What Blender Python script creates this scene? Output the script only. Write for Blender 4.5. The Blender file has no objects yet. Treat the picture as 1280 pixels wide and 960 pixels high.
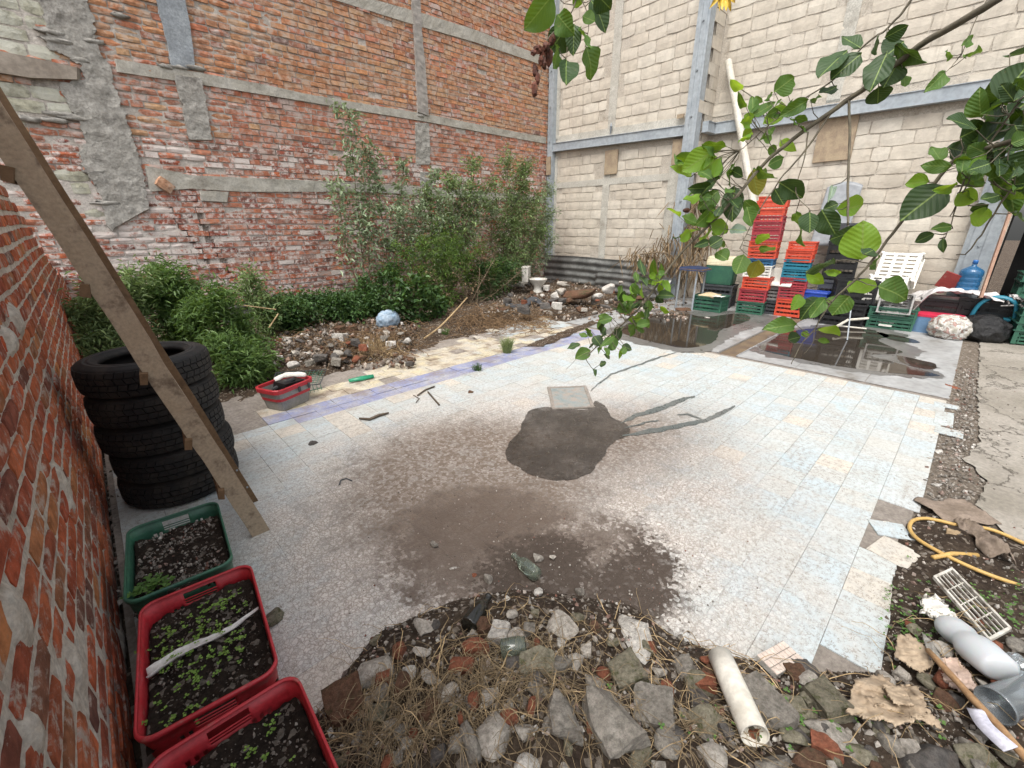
import bpy, bmesh, math, random
from mathutils import Vector, Matrix, Euler, noise as mnoise

random.seed(7)
scene = bpy.context.scene
COL = scene.collection
PI = math.pi

# ------------------------------------------------------------------ camera
PITCH, ROLL, YAW, FPX, CAMH = 0.36119, -0.00426, 0.76133, 534.33, 1.6
FW = Vector((math.sin(YAW)*math.cos(PITCH), math.cos(YAW)*math.cos(PITCH), -math.sin(PITCH)))
_rt = Vector((math.cos(YAW), -math.sin(YAW), 0)); _up = _rt.cross(FW)
RT = _rt*math.cos(ROLL) + _up*math.sin(ROLL)
UP = -_rt*math.sin(ROLL) + _up*math.cos(ROLL)
CAM = Vector((0, 0, CAMH))
cam_data = bpy.data.cameras.new("camera")
cam_data.sensor_width = 36.0
cam_data.lens = 36.0*FPX/1280.0
cam_data.clip_start = 0.05
cam_data.clip_end = 400.0
cam = bpy.data.objects.new("camera", cam_data)
m = Matrix.Identity(4)
for i in range(3):
    m[i][0] = RT[i]; m[i][1] = UP[i]; m[i][2] = -FW[i]; m[i][3] = CAM[i]
cam.matrix_world = m
COL.objects.link(cam)
scene.camera = cam

# ------------------------------------------------------------------ light: overcast daylight
world = bpy.data.worlds.new("World"); scene.world = world; world.use_nodes = True
wn = world.node_tree; wn.nodes.clear()
wo = wn.nodes.new('ShaderNodeOutputWorld'); wb = wn.nodes.new('ShaderNodeBackground')
sky = wn.nodes.new('ShaderNodeTexSky'); sky.sky_type = 'NISHITA'; sky.sun_disc = False
SUN_EL, SUN_AZ = math.radians(62), math.radians(250)
sky.sun_elevation = SUN_EL; sky.sun_rotation = SUN_AZ
sky.air_density = 1.0; sky.dust_density = 4.0; sky.ozone_density = 1.0
hs = wn.nodes.new('ShaderNodeHueSaturation'); hs.inputs['Saturation'].default_value = 0.30
wb.inputs['Strength'].default_value = 0.15
wn.links.new(sky.outputs[0], hs.inputs['Color']); wn.links.new(hs.outputs[0], wb.inputs['Color'])
wn.links.new(wb.outputs[0], wo.inputs['Surface'])
sl = bpy.data.lights.new("sun", 'SUN'); sl.energy = 1.1; sl.angle = math.radians(35); sl.color = (1.0, 0.96, 0.90)
so = bpy.data.objects.new("sun", sl); COL.objects.link(so)
sd = Vector((math.sin(SUN_AZ)*math.cos(SUN_EL), math.cos(SUN_AZ)*math.cos(SUN_EL), math.sin(SUN_EL)))
so.rotation_euler = (-sd).to_track_quat('-Z', 'Y').to_euler()
so.location = (0, 0, 12)
scene.view_settings.view_transform = 'Standard'
scene.view_settings.look = 'None'
scene.view_settings.exposure = 0.98
scene.view_settings.gamma = 1.0
scene.render.engine = 'CYCLES'

# ------------------------------------------------------------------ picture point -> place
def ray(px, py): return FW + RT*((px-640)/FPX) - UP*((py-480)/FPX)
def fl(px, py, z=0.0):
    d = ray(px, py); return CAM + d*((z-CAMH)/d.z)
def onx(px, py, x): d = ray(px, py); return CAM + d*(x/d.x)
def ony(px, py, y): d = ray(px, py); return CAM + d*(y/d.y)
def at(px, py, dep): return CAM + ray(px, py)*dep
def depth(P): return (Vector(P)-CAM).dot(FW)
def pj(P):
    v = Vector(P)-CAM; w = v.dot(FW)
    if w < 0.05: return None
    return (640+FPX*v.dot(RT)/w, 480-FPX*v.dot(UP)/w, w)
YB, XR, XR2, XL = 8.3, 9.3, 9.75, -0.29

# ------------------------------------------------------------------ helpers
def tag(o, label=None, cat=None, group=None, kind=None):
    if label: o['label'] = label
    if cat: o['category'] = cat
    if group: o['group'] = group
    if kind: o['kind'] = kind
    return o
def empty(name, loc=(0, 0, 0), label=None, cat=None, group=None, kind=None, rz=0):
    o = bpy.data.objects.new(name, None); o.empty_display_size = .05
    o.location = loc; o.rotation_euler = (0, 0, rz); COL.objects.link(o)
    return tag(o, label, cat, group, kind)
def kids(o): return [c for c in KIDS.get(o.name, [])]
KIDS = {}
def link(name, me, parent=None, loc=None, rot=None, sc=None):
    o = bpy.data.objects.new(name, me); COL.objects.link(o)
    if parent is not None:
        o.parent = parent; KIDS.setdefault(parent.name, []).append(o)
    if loc is not None: o.location = loc
    if rot is not None: o.rotation_euler = rot
    if sc is not None: o.scale = sc if hasattr(sc, '__len__') else (sc, sc, sc)
    return o
def copy_tree(o, parent=None):
    c = o.copy(); COL.objects.link(c); c.parent = parent
    if parent is not None: KIDS.setdefault(parent.name, []).append(c)
    for ch in kids(o): copy_tree(ch, c)
    return c
def wloc(o):
    v = Vector((0, 0, 0))
    while o is not None: v = v+Vector(o.location); o = o.parent
    return v

class MB:
    def __init__(s): s.v = []; s.f = []
    def add(s, vs, fs):
        n = len(s.v); s.v += [tuple(v) for v in vs]; s.f += [tuple(i+n for i in f) for f in fs]; return s
    def box(s, c, size, rot=None, jit=0, taper=1.0):
        hx, hy, hz = size[0]/2, size[1]/2, size[2]/2
        vs = []
        for z in (-1, 1):
            for x, y in ((-1, -1), (1, -1), (1, 1), (-1, 1)):
                t = taper if z < 0 else 1
                v = Vector((x*hx*t, y*hy*t, z*hz))
                if jit: v += Vector((random.uniform(-jit, jit), random.uniform(-jit, jit), random.uniform(-jit, jit)))
                vs.append(v)
        if rot is not None:
            R = rot if isinstance(rot, Matrix) else Euler(rot).to_matrix()
            vs = [R @ v for v in vs]
        c = Vector(c); vs = [v+c for v in vs]
        return s.add(vs, [(3, 2, 1, 0), (4, 5, 6, 7), (0, 1, 5, 4), (1, 2, 6, 5), (2, 3, 7, 6), (3, 0, 4, 7)])
    def tube(s, pts, r, n=8, cap=True, flat=1.0):
        pts = [Vector(p) for p in pts]; k = len(pts)
        if not hasattr(r, '__len__'): r = [r]*k
        t0 = (pts[1]-pts[0]).normalized()
        a = t0.orthogonal().normalized(); base = len(s.v); vs = []
        for i, p in enumerate(pts):
            t = (pts[min(i+1, k-1)]-pts[max(i-1, 0)])
            t = t.normalized() if t.length > 1e-9 else t0
            a = (a-t*a.dot(t)); a = a.normalized() if a.length > 1e-6 else t.orthogonal().normalized()
            b = t.cross(a)
            for j in range(n):
                an = 2*PI*j/n; vs.append(p+a*(math.cos(an)*r[i])+b*(math.sin(an)*r[i]*flat))
        fs = []
        for i in range(k-1):
            for j in range(n):
                j2 = (j+1) % n; fs.append((i*n+j, i*n+j2, (i+1)*n+j2, (i+1)*n+j))
        if cap: fs += [tuple(range(n-1, -1, -1)), tuple((k-1)*n+j for j in range(n))]
        return s.add(vs, fs)
    def lathe(s, prof, n=24, c=(0, 0, 0), R=None, sx=1, sy=1, ang=2*PI):
        vs = []; c = Vector(c)
        for (r, z) in prof:
            for j in range(n):
                a = ang*j/n; v = Vector((r*math.cos(a)*sx, r*math.sin(a)*sy, z))
                if R is not None: v = R @ v
                vs.append(v+c)
        fs = []
        for i in range(len(prof)-1):
            for j in range(n):
                j2 = (j+1) % n; fs.append((i*n+j, i*n+j2, (i+1)*n+j2, (i+1)*n+j))
        return s.add(vs, fs)
    def grid(s, nu, nv, fn):
        vs = [fn(i/(nu-1), j/(nv-1)) for j in range(nv) for i in range(nu)]
        return s.add(vs, [(j*nu+i, j*nu+i+1, (j+1)*nu+i+1, (j+1)*nu+i) for j in range(nv-1) for i in range(nu-1)])
    def mesh(s, mat=None, smooth=False, name='mesh', off=None):
        me = bpy.data.meshes.new(name)
        if off is not None: s.v = [(v[0]-off[0], v[1]-off[1], v[2]-off[2]) for v in s.v]
        me.from_pydata(s.v, [], s.f); me.update()
        if mat: me.materials.append(mat)
        if smooth: me.polygons.foreach_set('use_smooth', [True]*len(me.polygons))
        return me
    def build(s, name, mat, parent=None, smooth=False, origin=None):
        """vertices are in world coordinates; child meshes are shifted to their parent's origin"""
        if parent is not None:
            return link(name, s.mesh(mat, smooth, name, wloc(parent)), parent)
        if origin is None and s.v:
            n = len(s.v); origin = (sum(v[0] for v in s.v)/n, sum(v[1] for v in s.v)/n, min(v[2] for v in s.v))
        return link(name, s.mesh(mat, smooth, name, origin), None, loc=origin or (0, 0, 0))

def fbm(x, y, z=0.0, o=4): return mnoise.fractal(Vector((x, y, z)), 0.9, 2.1, o)
def inpoly(x, y, P):
    c = False; n = len(P)
    for i in range(n):
        x1, y1 = P[i][0], P[i][1]; x2, y2 = P[i-1][0], P[i-1][1]
        if (y1 > y) != (y2 > y) and x < (x2-x1)*(y-y1)/(y2-y1)+x1: c = not c
    return c
def smooth_path(pts, n=6):
    pts = [Vector(p) for p in pts]; out = []
    for i in range(len(pts)-1):
        p0 = pts[max(i-1, 0)]; p1 = pts[i]; p2 = pts[i+1]; p3 = pts[min(i+2, len(pts)-1)]
        for k in range(n):
            t = k/n
            out.append(0.5*((2*p1)+(-p0+p2)*t+(2*p0-5*p1+4*p2-p3)*t*t+(-p0+3*p1-3*p2+p3)*t*t*t))
    out.append(pts[-1]); return out

# ------------------------------------------------------------------ materials
def L(h):
    h = h.lstrip('#'); o = []
    for i in (0, 2, 4):
        c = int(h[i:i+2], 16)/255; o.append(c/12.92 if c <= .04045 else ((c+.055)/1.055)**2.4)
    return (*o, 1)
class N:
    def __init__(s, name):
        s.m = bpy.data.materials.new(name); s.m.use_nodes = True; s.t = s.m.node_tree
        s.b = s.t.nodes['Principled BSDF']; s.out = s.t.nodes['Material Output']
        s._p = None
    def new(s, t, **k):
        n = s.t.nodes.new(t)
        for a, b in k.items(): setattr(n, a, b)
        return n
    def set(s, sock, v):
        if hasattr(v, 'links') or hasattr(v, 'is_linked'): s.t.links.new(v, sock)
        elif hasattr(v, '__len__') and len(v) == 3 and sock.type == 'RGBA': sock.default_value = (*v, 1)
        else: sock.default_value = v
    def pos(s):
        if s._p is None: s._p = s.new('ShaderNodeNewGeometry').outputs['Position']
        return s._p
    def xyz(s):
        n = s.new('ShaderNodeSeparateXYZ'); s.set(n.inputs[0], s.pos()); return n.outputs
    def noise(s, sc, det=4, rough=.55, vec=None, dist=0, col=False):
        n = s.new('ShaderNodeTexNoise'); s.set(n.inputs['Vector'], vec or s.pos())
        n.inputs['Scale'].default_value = sc; n.inputs['Detail'].default_value = det
        n.inputs['Roughness'].default_value = rough; n.inputs['Distortion'].default_value = dist
        return n.outputs['Color' if col else 'Fac']
    def vor(s, sc, feat='F1', out='Distance', vec=None, rnd=1):
        n = s.new('ShaderNodeTexVoronoi', feature=feat); s.set(n.inputs['Vector'], vec or s.pos())
        n.inputs['Scale'].default_value = sc; n.inputs['Randomness'].default_value = rnd
        return n.outputs[out]
    def math(s, op, a, b=0.0, c=0.0, clamp=False):
        n = s.new('ShaderNodeMath', operation=op, use_clamp=clamp); s.set(n.inputs[0], a); s.set(n.inputs[1], b)
        if op in ('MULTIPLY_ADD',): s.set(n.inputs[2], c)
        return n.outputs[0]
    def step(s, v, lo, hi, a=0.0, b=1.0):
        n = s.new('ShaderNodeMapRange'); n.interpolation_type = 'SMOOTHSTEP'
        s.set(n.inputs[0], v); n.inputs[1].default_value = lo; n.inputs[2].default_value = hi
        n.inputs[3].default_value = a; n.inputs[4].default_value = b; return n.outputs[0]
    def mix(s, f, a, b, mode='MIX'):
        n = s.new('ShaderNodeMix', data_type='RGBA', blend_type=mode); n.clamp_factor = True
        s.set(n.inputs[0], f); s.set(n.inputs[6], a); s.set(n.inputs[7], b); return n.outputs[2]
    def ramp(s, f, stops):
        n = s.new('ShaderNodeValToRGB'); e = n.color_ramp.elements
        while len(e) > 1: e.remove(e[-1])
        e[0].position = stops[0][0]; e[0].color = stops[0][1]
        for p, c in stops[1:]: x = e.new(p); x.color = c
        s.set(n.inputs[0], f); return n.outputs[0]
    def rand(s):
        a = s.new('ShaderNodeObjectInfo').outputs['Random']; b = s.new('ShaderNodeNewGeometry').outputs['Random Per Island']
        return s.math('FRACT', s.math('ADD', a, s.math('MULTIPLY', b, 7.31)))
    def bump(s, h, st=.5, d=.01, nrm=None):
        n = s.new('ShaderNodeBump'); n.inputs['Strength'].default_value = st; n.inputs['Distance'].default_value = d
        s.set(n.inputs['Height'], h)
        if nrm: s.set(n.inputs['Normal'], nrm)
        s.set(s.b.inputs['Normal'], n.outputs[0]); return n.outputs[0]
    def fin(s, col, rough=.85, metal=0.0, spec=.4):
        s.set(s.b.inputs['Base Color'], col); s.set(s.b.inputs['Roughness'], rough); s.set(s.b.inputs['Metallic'], metal)
        s.b.inputs['Specular IOR Level'].default_value = spec
        return s.m
    def mul(s, col, v):
        n = s.new('ShaderNodeMix', data_type='RGBA', blend_type='MULTIPLY'); n.inputs[0].default_value = 1
        s.set(n.inputs[6], col); c = s.new('ShaderNodeCombineXYZ')
        for i in range(3): s.set(c.inputs[i], v)
        s.set(n.inputs[7], c.outputs[0]); return n.outputs[2]

def surf(name, c1, c2, sc=8, rough=.85, bump=.4, bd=.004, bsc=None, dirt=None, rnd=0.0, metal=0.0, spec=.35, obj=False):
    """general worn surface: two tones by noise, optional dirt tone, fine relief"""
    n = N(name)
    vec = n.new('ShaderNodeTexCoord').outputs['Object'] if obj else None
    f = n.step(n.noise(sc, 5, .6, vec), .35, .65)
    col = n.mix(f, L(c1), L(c2))
    if dirt: col = n.mix(n.step(n.noise(dirt[2], 6, .65, vec), 1-dirt[1]-.12, 1-dirt[1]+.12), col, L(dirt[0]))
    if rnd: col = n.mul(col, n.math('MULTIPLY_ADD', n.rand(), 2*rnd, 1-rnd))
    col = n.mul(col, n.step(n.noise(sc*9, 3, .6, vec), .25, .75, .82, 1.12))
    if bump: n.bump(n.noise(bsc or sc*5, 6, .65, vec), bump, bd)
    return n.fin(col, n.step(n.noise(sc*2, 3, .5, vec), .3, .7, max(rough-.12, .03), min(rough+.08, 1)), metal, spec)
# ------------------------------------------------------------------ wall planes
def P_back(u, z, d=0.0): return Vector((u, YB-d, z))
def P_left(u, z, d=0.0): return Vector((XL+d, u, z))
def P_right(u, z, d=0.0): return Vector((XR-d, u, z))
def P_far(u, z, d=0.0): return Vector((XR2-d, u, z))
def px_back(px, py): p = ony(px, py, YB); return p.x, p.z
def px_right(px, py): p = onx(px, py, XR); return p.y, p.z
def px_far(px, py): p = onx(px, py, XR2); return p.y, p.z
def px_left(px, py): p = onx(px, py, XL); return p.y, p.z

# ------------------------------------------------------------------ masonry materials
def brick_mat(name, stops, lime=None, dark=0.25, bump=.9):
    n = N(name); r = n.rand()
    col = n.ramp(r, stops)
    f = n.step(n.noise(14, 5, .65), .3, .7, .62, 1.3); col = n.mul(col, f)
    col = n.mix(n.step(n.noise(5, 5, .7), .62, .78, 0, dark), col, L('#3a2f2b'))
    if lime:      # lime film clinging in flakes
        g = n.noise(lime[1], 8, .75); col = n.mix(n.step(g, .6-lime[0]*.3, .72-lime[0]*.25), col, L(lime[2]))
    sp = n.step(n.noise(60, 4, .7), .6, .72, 0, .5); col = n.mix(sp, col, L('#c9bdb0'))
    n.bump(n.noise(55, 8, .75), bump, .012)
    return n.fin(col, .92, 0, .2)
S = lambda *a: [(i/max(len(a)-1, 1), L(c)) for i, c in enumerate(a)]
M_or = brick_mat('brick_orange', S('#bf8462', '#b37a58', '#be9874', '#b27e60', '#c58d64', '#a87a60', '#b99072'), (.45, 7.0, '#b5a08e'))
M_rd = brick_mat('brick_red', S('#b87458', '#be8264', '#a66a52', '#b67860', '#bd8066', '#9e705c', '#b26c50', '#766058'), (.5, 8, '#b8a59b'))
M_lm = brick_mat('brick_limed', S('#a85f48', '#976656', '#ab6a50', '#a37868', '#b06444', '#8c4c3e', '#795b50'), (.50, 16.0, '#cdc0b8'))
M_lw = brick_mat('brick_limewashed', S('#a5604a', '#94604f', '#ab6a50', '#9c6c5c'), (.85, 12.0, '#cfc4bc'))
M_pale = brick_mat('block_pale', S('#b4b29e', '#a9a692', '#bdbba8', '#a3a08e'), (.6, 2.0, '#c3c2b4'), .15)
M_near = brick_mat('brick_near', S('#bd6244', '#c5704c', '#a4563f', '#c8764e', '#975240', '#b56746', '#bf5c3c', '#785349', '#c88454'), (.3, 12, '#c0b0a4'), .4, 1.0)
def mortar_mat(name, c1, c2, c3, sc=9, bump=1.0, low=None):
    n = N(name); col = n.mix(n.step(n.noise(sc, 6, .7), .35, .65), L(c1), L(c2))
    col = n.mix(n.step(n.noise(2.2, 5, .7), .55, .72), col, L(c3))
    if low:      # lime bloom on the foot of the old wall
        zz = n.math('ADD', n.xyz()[2], n.math('MULTIPLY', n.noise(1.5, 4, .6), 1.2)); col = n.mix(n.step(zz, 2.4, 3.4, .55, 0), col, L(low))
    col = n.mul(col, n.step(n.noise(45, 5, .7), .3, .7, .75, 1.12))
    n.bump(n.noise(30, 10, .8), bump, .02); return n.fin(col, .95, 0, .15)
M_mort = mortar_mat('mortar_back', '#afa69b', '#d0c8be', '#8d847a', low='#d3cbc3')
M_mortn = mortar_mat('mortar_near', '#d6cabb', '#efe8dc', '#aaa094', 22)
M_conc = mortar_mat('concrete_rough', '#99958d', '#b3afa7', '#86817a', 7)
M_concp = mortar_mat('concrete_plaster', '#8b9094', '#9ea3a6', '#7f8386', 3, .4)
M_beamc = mortar_mat('concrete_beam', '#a39e92', '#b3afa5', '#8b857b', 4, .5)
M_weath = surf('weathered_timber', '#8b8680', '#a39c94', 12, .9, .6, .006)
M_boardw = surf('grey_board', '#9c9184', '#857a6e', 3, .85, .4, .004)

# ------------------------------------------------------------------ brick pieces
def brick_mesh(l, h, w, mat, seed, rough=.006, nu=4, nv=3, edge=1.1):
    """one brick: worn front face (local -y) with broken edges, sides and no hidden back face"""
    rnd = random.Random(seed); m = MB(); vs = []; ch = rnd.random()
    for j in range(nv):
        for i in range(nu):
            x = (i/(nu-1)-.5)*l; z = (j/(nv-1)-.5)*h
            e = (i in (0, nu-1)) + (j in (0, nv-1))
            x += rnd.uniform(-1, 1)*rough; z += rnd.uniform(-1, 1)*rough*.8
            if e == 2: x *= 1-rnd.uniform(.0, .07); z *= 1-rnd.uniform(.02, .2)
            y = rnd.uniform(-1, 1)*rough*.6 + (rough*edge*e)
            if ch > .8 and i == 0: y += .015
            vs.append((x, y, z))
    fs = [(j*nu+i, j*nu+i+1, (j+1)*nu+i+1, (j+1)*nu+i) for j in range(nv-1) for i in range(nu-1)]
    ring = [i for i in range(nu)]+[j*nu+nu-1 for j in range(1, nv)]+[(nv-1)*nu+i for i in range(nu-2, -1, -1)]+[j*nu for j in range(nv-2, 0, -1)]
    b = len(vs); vs += [(vs[i][0]*1.02, w, vs[i][2]*1.02) for i in ring]
    k = len(ring); fs += [(ring[i], b+i, b+(i+1) % k, ring[(i+1) % k]) for i in range(k)]
    m.add(vs, fs); return m.mesh(mat, name='brick')

def lay(root, P, rz, u0, u1, z0, z1, bl, bh, jt, classify, mats, name, w=.06, rough=.006, nvar=10, limit=300, jd=.006, course=None, stuffname=None, halfp=.15, tilt=.012, edge=1.1):
    """lay bricks in running bond on plane P; the 300 largest in view are objects, the others one joined part"""
    protos = {}; items = []
    row = 0; z = z0
    while z < z1:
        h = bh*(1+random.uniform(-.06, .06)); u = u0-(row % 2)*bl*.5-random.uniform(0, .03)
        while u < u1:
            l = bl*(1+random.uniform(-.08, .08))
            if random.random() < halfp: l *= .55
            uc = u+l/2; wav = fbm(uc*.35, row*.11, 3.3, 2)*.03
            zc = z+h/2+wav
            t = classify(uc, zc) if u0 < uc < u1 else None
            if t is not None:
                d = .004+random.gauss(0, jd)*.7+fbm(uc*.8, zc*.8, 8)*.0025
                items.append((uc, zc, l, h, d, t, random.uniform(-tilt, tilt)))
            u += l+jt
        z += h+jt; row += 1
    def psize(it):
        c = P(it[0], it[1]); q = pj(c)
        if q is None or not (-60 < q[0] < 1340 and -60 < q[1] < 1020): return -1
        a = pj(P(it[0]-it[2]/2, it[1])); b = pj(P(it[0]+it[2]/2, it[1])); e = pj(P(it[0], it[1]+it[3]))
        if not a or not b or not e: return 1e4
        inside = 0 <= q[0] <= 1280 and 0 <= q[1] <= 960
        return (abs(a[0]-b[0])+abs(a[1]-b[1]))*(abs(e[1]-q[1])+abs(e[0]-q[0]))*(1 if inside else .001)
    items.sort(key=psize, reverse=True)
    R = Matrix.Rotation(rz, 3, 'Z'); rl = wloc(root); stuff = {}
    for k, (u, z, l, h, d, t, tl) in enumerate(items):
        p = P(u, z, d)
        if k < limit and psize(items[k]) > 0:
            v = random.randrange(nvar); key = (t, v)
            if key not in protos: protos[key] = brick_mesh(bl, bh, w, mats[t], v*31+7, rough, edge=edge)
            o = link(name, protos[key], root, p-rl, (0, tl, rz), (l/bl, 1, h/bh))
        else:
            m = stuff.setdefault(t, MB()); T = R @ Matrix.Rotation(tl, 3, 'Y')
            x, hh = l/2, h/2; j = lambda: random.uniform(-rough, rough)
            q = [(-x+j(), j()*.6, -hh+j()), (x+j(), j()*.6, -hh+j()), (x+j(), j()*.6, hh+j()), (-x+j(), j()*.6, hh+j()), (-x, w, -hh), (x, w, -hh), (x, w, hh), (-x, w, hh)]
            m.add([T @ Vector(a)+p for a in q], [(0, 1, 2, 3), (1, 5, 6, 2), (0, 4, 5, 1), (3, 2, 6, 7), (4, 0, 3, 7)])
    for t, m in stuff.items():
        tag(m.build(stuffname or 'brick_courses', mats[t], root), kind='stuff')

def strip(A, B, P, nA, nB, d0, amp, name, mat, root, sc=9, edge=.0, smooth=False):
    """a rough concrete member between two edge paths (lists of (u, z)), standing proud of the wall by d0"""
    def samp(path, t):
        Ls = [0]
        for i in range(1, len(path)): Ls.append(Ls[-1]+math.hypot(path[i][0]-path[i-1][0], path[i][1]-path[i-1][1]))
        s = t*Ls[-1]
        for i in range(1, len(path)):
            if s <= Ls[i]+1e-9:
                f = (s-Ls[i-1])/max(Ls[i]-Ls[i-1], 1e-9)
                return (path[i-1][0]+(path[i][0]-path[i-1][0])*f, path[i-1][1]+(path[i][1]-path[i-1][1])*f)
        return path[-1]
    def fn(s, t):
        a = samp(A, t); b = samp(B, t)
        ss = 0 if s < .001 else 1 if s > .999 else .012+.976*(s*(nB-1)-1)/max(nB-3, 1)
        u = a[0]+(b[0]-a[0])*ss; z = a[1]+(b[1]-a[1])*ss
        rim = s < .001 or s > .999 or t < .001 or t > .999
        w = fbm(u*sc, z*sc, 1.7)
        if edge and (s < .12 or s > .88): u += fbm(u*11, z*11, 9)*edge; z += fbm(u*13, z*13, 5)*edge
        return P(u, z, -.03 if rim else d0+w*amp)
    m = MB().grid(nB, nA, fn); return m.build(name, mat, root, smooth)
def pts(fn, *a): return [fn(*p) for p in a]

# ------------------------------------------------------------------ tall brick wall at the back
wall_b = empty('brick_wall', (4.5, YB, 0), 'tall old brick wall with concrete bands behind the bushes, across the back left', 'wall')
crack1 = [(238, 236), (262, 300), (278, 322), (292, 352)]
crack2 = [(212, 262), (240, 300), (262, 330)]
def near_path(px, py, path, w):
    for i in range(len(path)-1):
        a = Vector(path[i]); b = Vector(path[i+1]); p = Vector((px, py)); t = max(0, min(1, (p-a).dot(b-a)/(b-a).length_squared))
        if (a+(b-a)*t-p).length < w: return True
    return False
def core_d(u, z):
    d = -.011+fbm(u*9, z*9, 2)*.003
    if z < 2.4 and u < 3.2:
        q = pj(P_back(u, z))
        if q and (near_path(q[0], q[1], crack1, 2.6) or near_path(q[0], q[1], crack2, 1.8)): d -= .07
    return d
core = MB()
core.grid(330, 250, lambda s, t: P_back(-.6+s*9.9, -.3+t*7.6, core_d(-.6+s*9.9, -.3+t*7.6)))
core.box((4.35, YB+.25, 3.5), (9.9, .34, 7.6))
core.build('mortar', M_mort, wall_b)
pale1 = [(-60, -60), (62, -60), (55, 30), (60, 68), (-60, 50)]
pale2 = [(-60, 98), (78, 105), (105, 150), (20, 152), (-60, 130)]
greyb = [(60, 212), (112, 213), (135, 290), (100, 270)]
limed = [(120, 150), (186, 235), (212, 260), (240, 345), (140, 345), (120, 240)]
def cls_back(u, z):
    q = pj(P_back(u, z))
    if not q: return None
    px, py = q[0], q[1]
    if inpoly(px, py, pale1) or inpoly(px, py, pale2) or inpoly(px, py, greyb): return None
    if near_path(px, py, crack1, 2.2) or near_path(px, py, crack2, 1.8): return None
    if random.random() < .006: return None
    n = fbm(u*.5, z*.5, 4)*.35
    if inpoly(px, py, limed): return 'lw' if random.random() < .75 else 'lm'
    if 2.37 < z < 2.72+n*.4 and random.random() < .22: return 'lw'
    if z < 2.25+n*.3:
        r = random.random(); return 'lm' if r < .80 else 'rd' if r < .95 else 'lw'
    if z < 2.75+n: return 'lm' if random.random() < .55 else 'rd'
    if z < 3.5: return 'rd' if random.random() < .85 else 'or'
    return 'or' if random.random() < .78 else 'rd'
lay(wall_b, P_back, 0, -.5, XR-.02, -.05, 7.2, .245, .066, .016, cls_back, {'lm': M_lm, 'rd': M_rd, 'or': M_or, 'lw': M_lw}, 'brick', rough=.0055, jd=.007)
def cls_pale(u, z):
    q = pj(P_back(u, z)); 
    return 'p' if q and (inpoly(q[0], q[1], pale1) or inpoly(q[0], q[1], pale2) or inpoly(q[0], q[1], greyb)) else None
lay(wall_b, P_back, 0, -.5, 1.5, .5, 7, .3, .13, .018, cls_pale, {'p': M_pale}, 'block', rough=.006, jd=.004, limit=60, stuffname='block_courses')

pb = lambda *a: pts(px_back, *a)
strip(pb((40, -30), (48, 0), (54, 30), (62, 60), (100, 80), (106, 100), (72, 106), (80, 120), (97, 150), (106, 175), (98, 200), (115, 225), (126, 250), (138, 290)),
      pb((98, -30), (108, 0), (120, 38), (130, 70), (142, 100), (146, 112), (150, 125), (158, 145), (165, 165), (170, 185), (176, 205), (180, 225), (184, 243), (186, 262)), P_back, 150, 40, .03, .014, 'concrete_column', M_conc, wall_b, 7, .05)
strip(pb((190, -30), (194, 0), (202, 30), (210, 60), (214, 86)), pb((226, -30), (231, 0), (237, 30), (241, 60), (244, 90)), P_back, 30, 8, .04, .008, 'concrete_column', M_concp, wall_b, 6, .02)
strip(pb((216, 92), (226, 130), (236, 177)), pb((251, 97), (258, 130), (265, 177)), P_back, 40, 14, .035, .012, 'concrete_column', M_conc, wall_b, 9, .02)
strip(pb((511, -30), (513, 0), (516, 40), (519, 90), (521, 143)), pb((522, -30), (524, 0), (526, 40), (531, 90), (535, 148)), P_back, 60, 6, .045, .010, 'concrete_column', M_weath, wall_b, 12, .02)
strip(pb((518, 152), (519, 180), (520, 207)), pb((536, 153), (537, 180), (538, 207)), P_back, 40, 12, .02, .012, 'concrete_column', M_conc, wall_b, 12, .02)
strip(pb((524, 212), (525, 240)), pb((540, 213), (541, 240)), P_back, 10, 6, .02, .02, 'concrete_column', M_conc, wall_b, 12, .02)
strip(pb((140, 73), (180, 80), (250, 91), (336, 107), (380, 117), (455, 130), (530, 142), (620, 160), (683, 172)),
      pb((143, 90), (190, 97), (250, 106), (336, 120), (380, 127), (455, 140), (530, 152), (620, 169), (683, 180)), P_back, 220, 6, .022, .008, 'concrete_beam', M_beamc, wall_b, 7, .03)
strip(pb((178, 206), (239, 219), (304, 222), (380, 225), (445, 228), (493, 231), (600, 239), (683, 246)),
      pb((184, 240), (239, 236), (304, 240), (356, 240), (445, 240), (493, 242), (600, 249), (683, 254)), P_back, 220, 8, .022, .008, 'concrete_beam', M_beamc, wall_b, 7, .03)
strip(pb((246, 238), (288, 240)), pb((250, 251), (286, 253)), P_back, 14, 5, .032, .01, 'concrete_beam', M_beamc, wall_b, 7, .02)
strip(pb((395, -28), (440, -9), (467, 0), (522, 15), (592, 37), (667, 66), (683, 72)),
      pb((370, -18), (422, 2), (458, 13), (512, 30), (592, 53), (667, 78), (683, 85)), P_back, 160, 6, .022, .008, 'concrete_beam', M_beamc, wall_b, 7, .02)
strip(pb((-70, 55), (-10, 63), (40, 73), (104, 87)), pb((-70, 80), (-10, 91), (40, 99), (104, 101)), P_back, 20, 4, .06, .004, 'wood_board', M_boardw, wall_b, 5)
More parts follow.
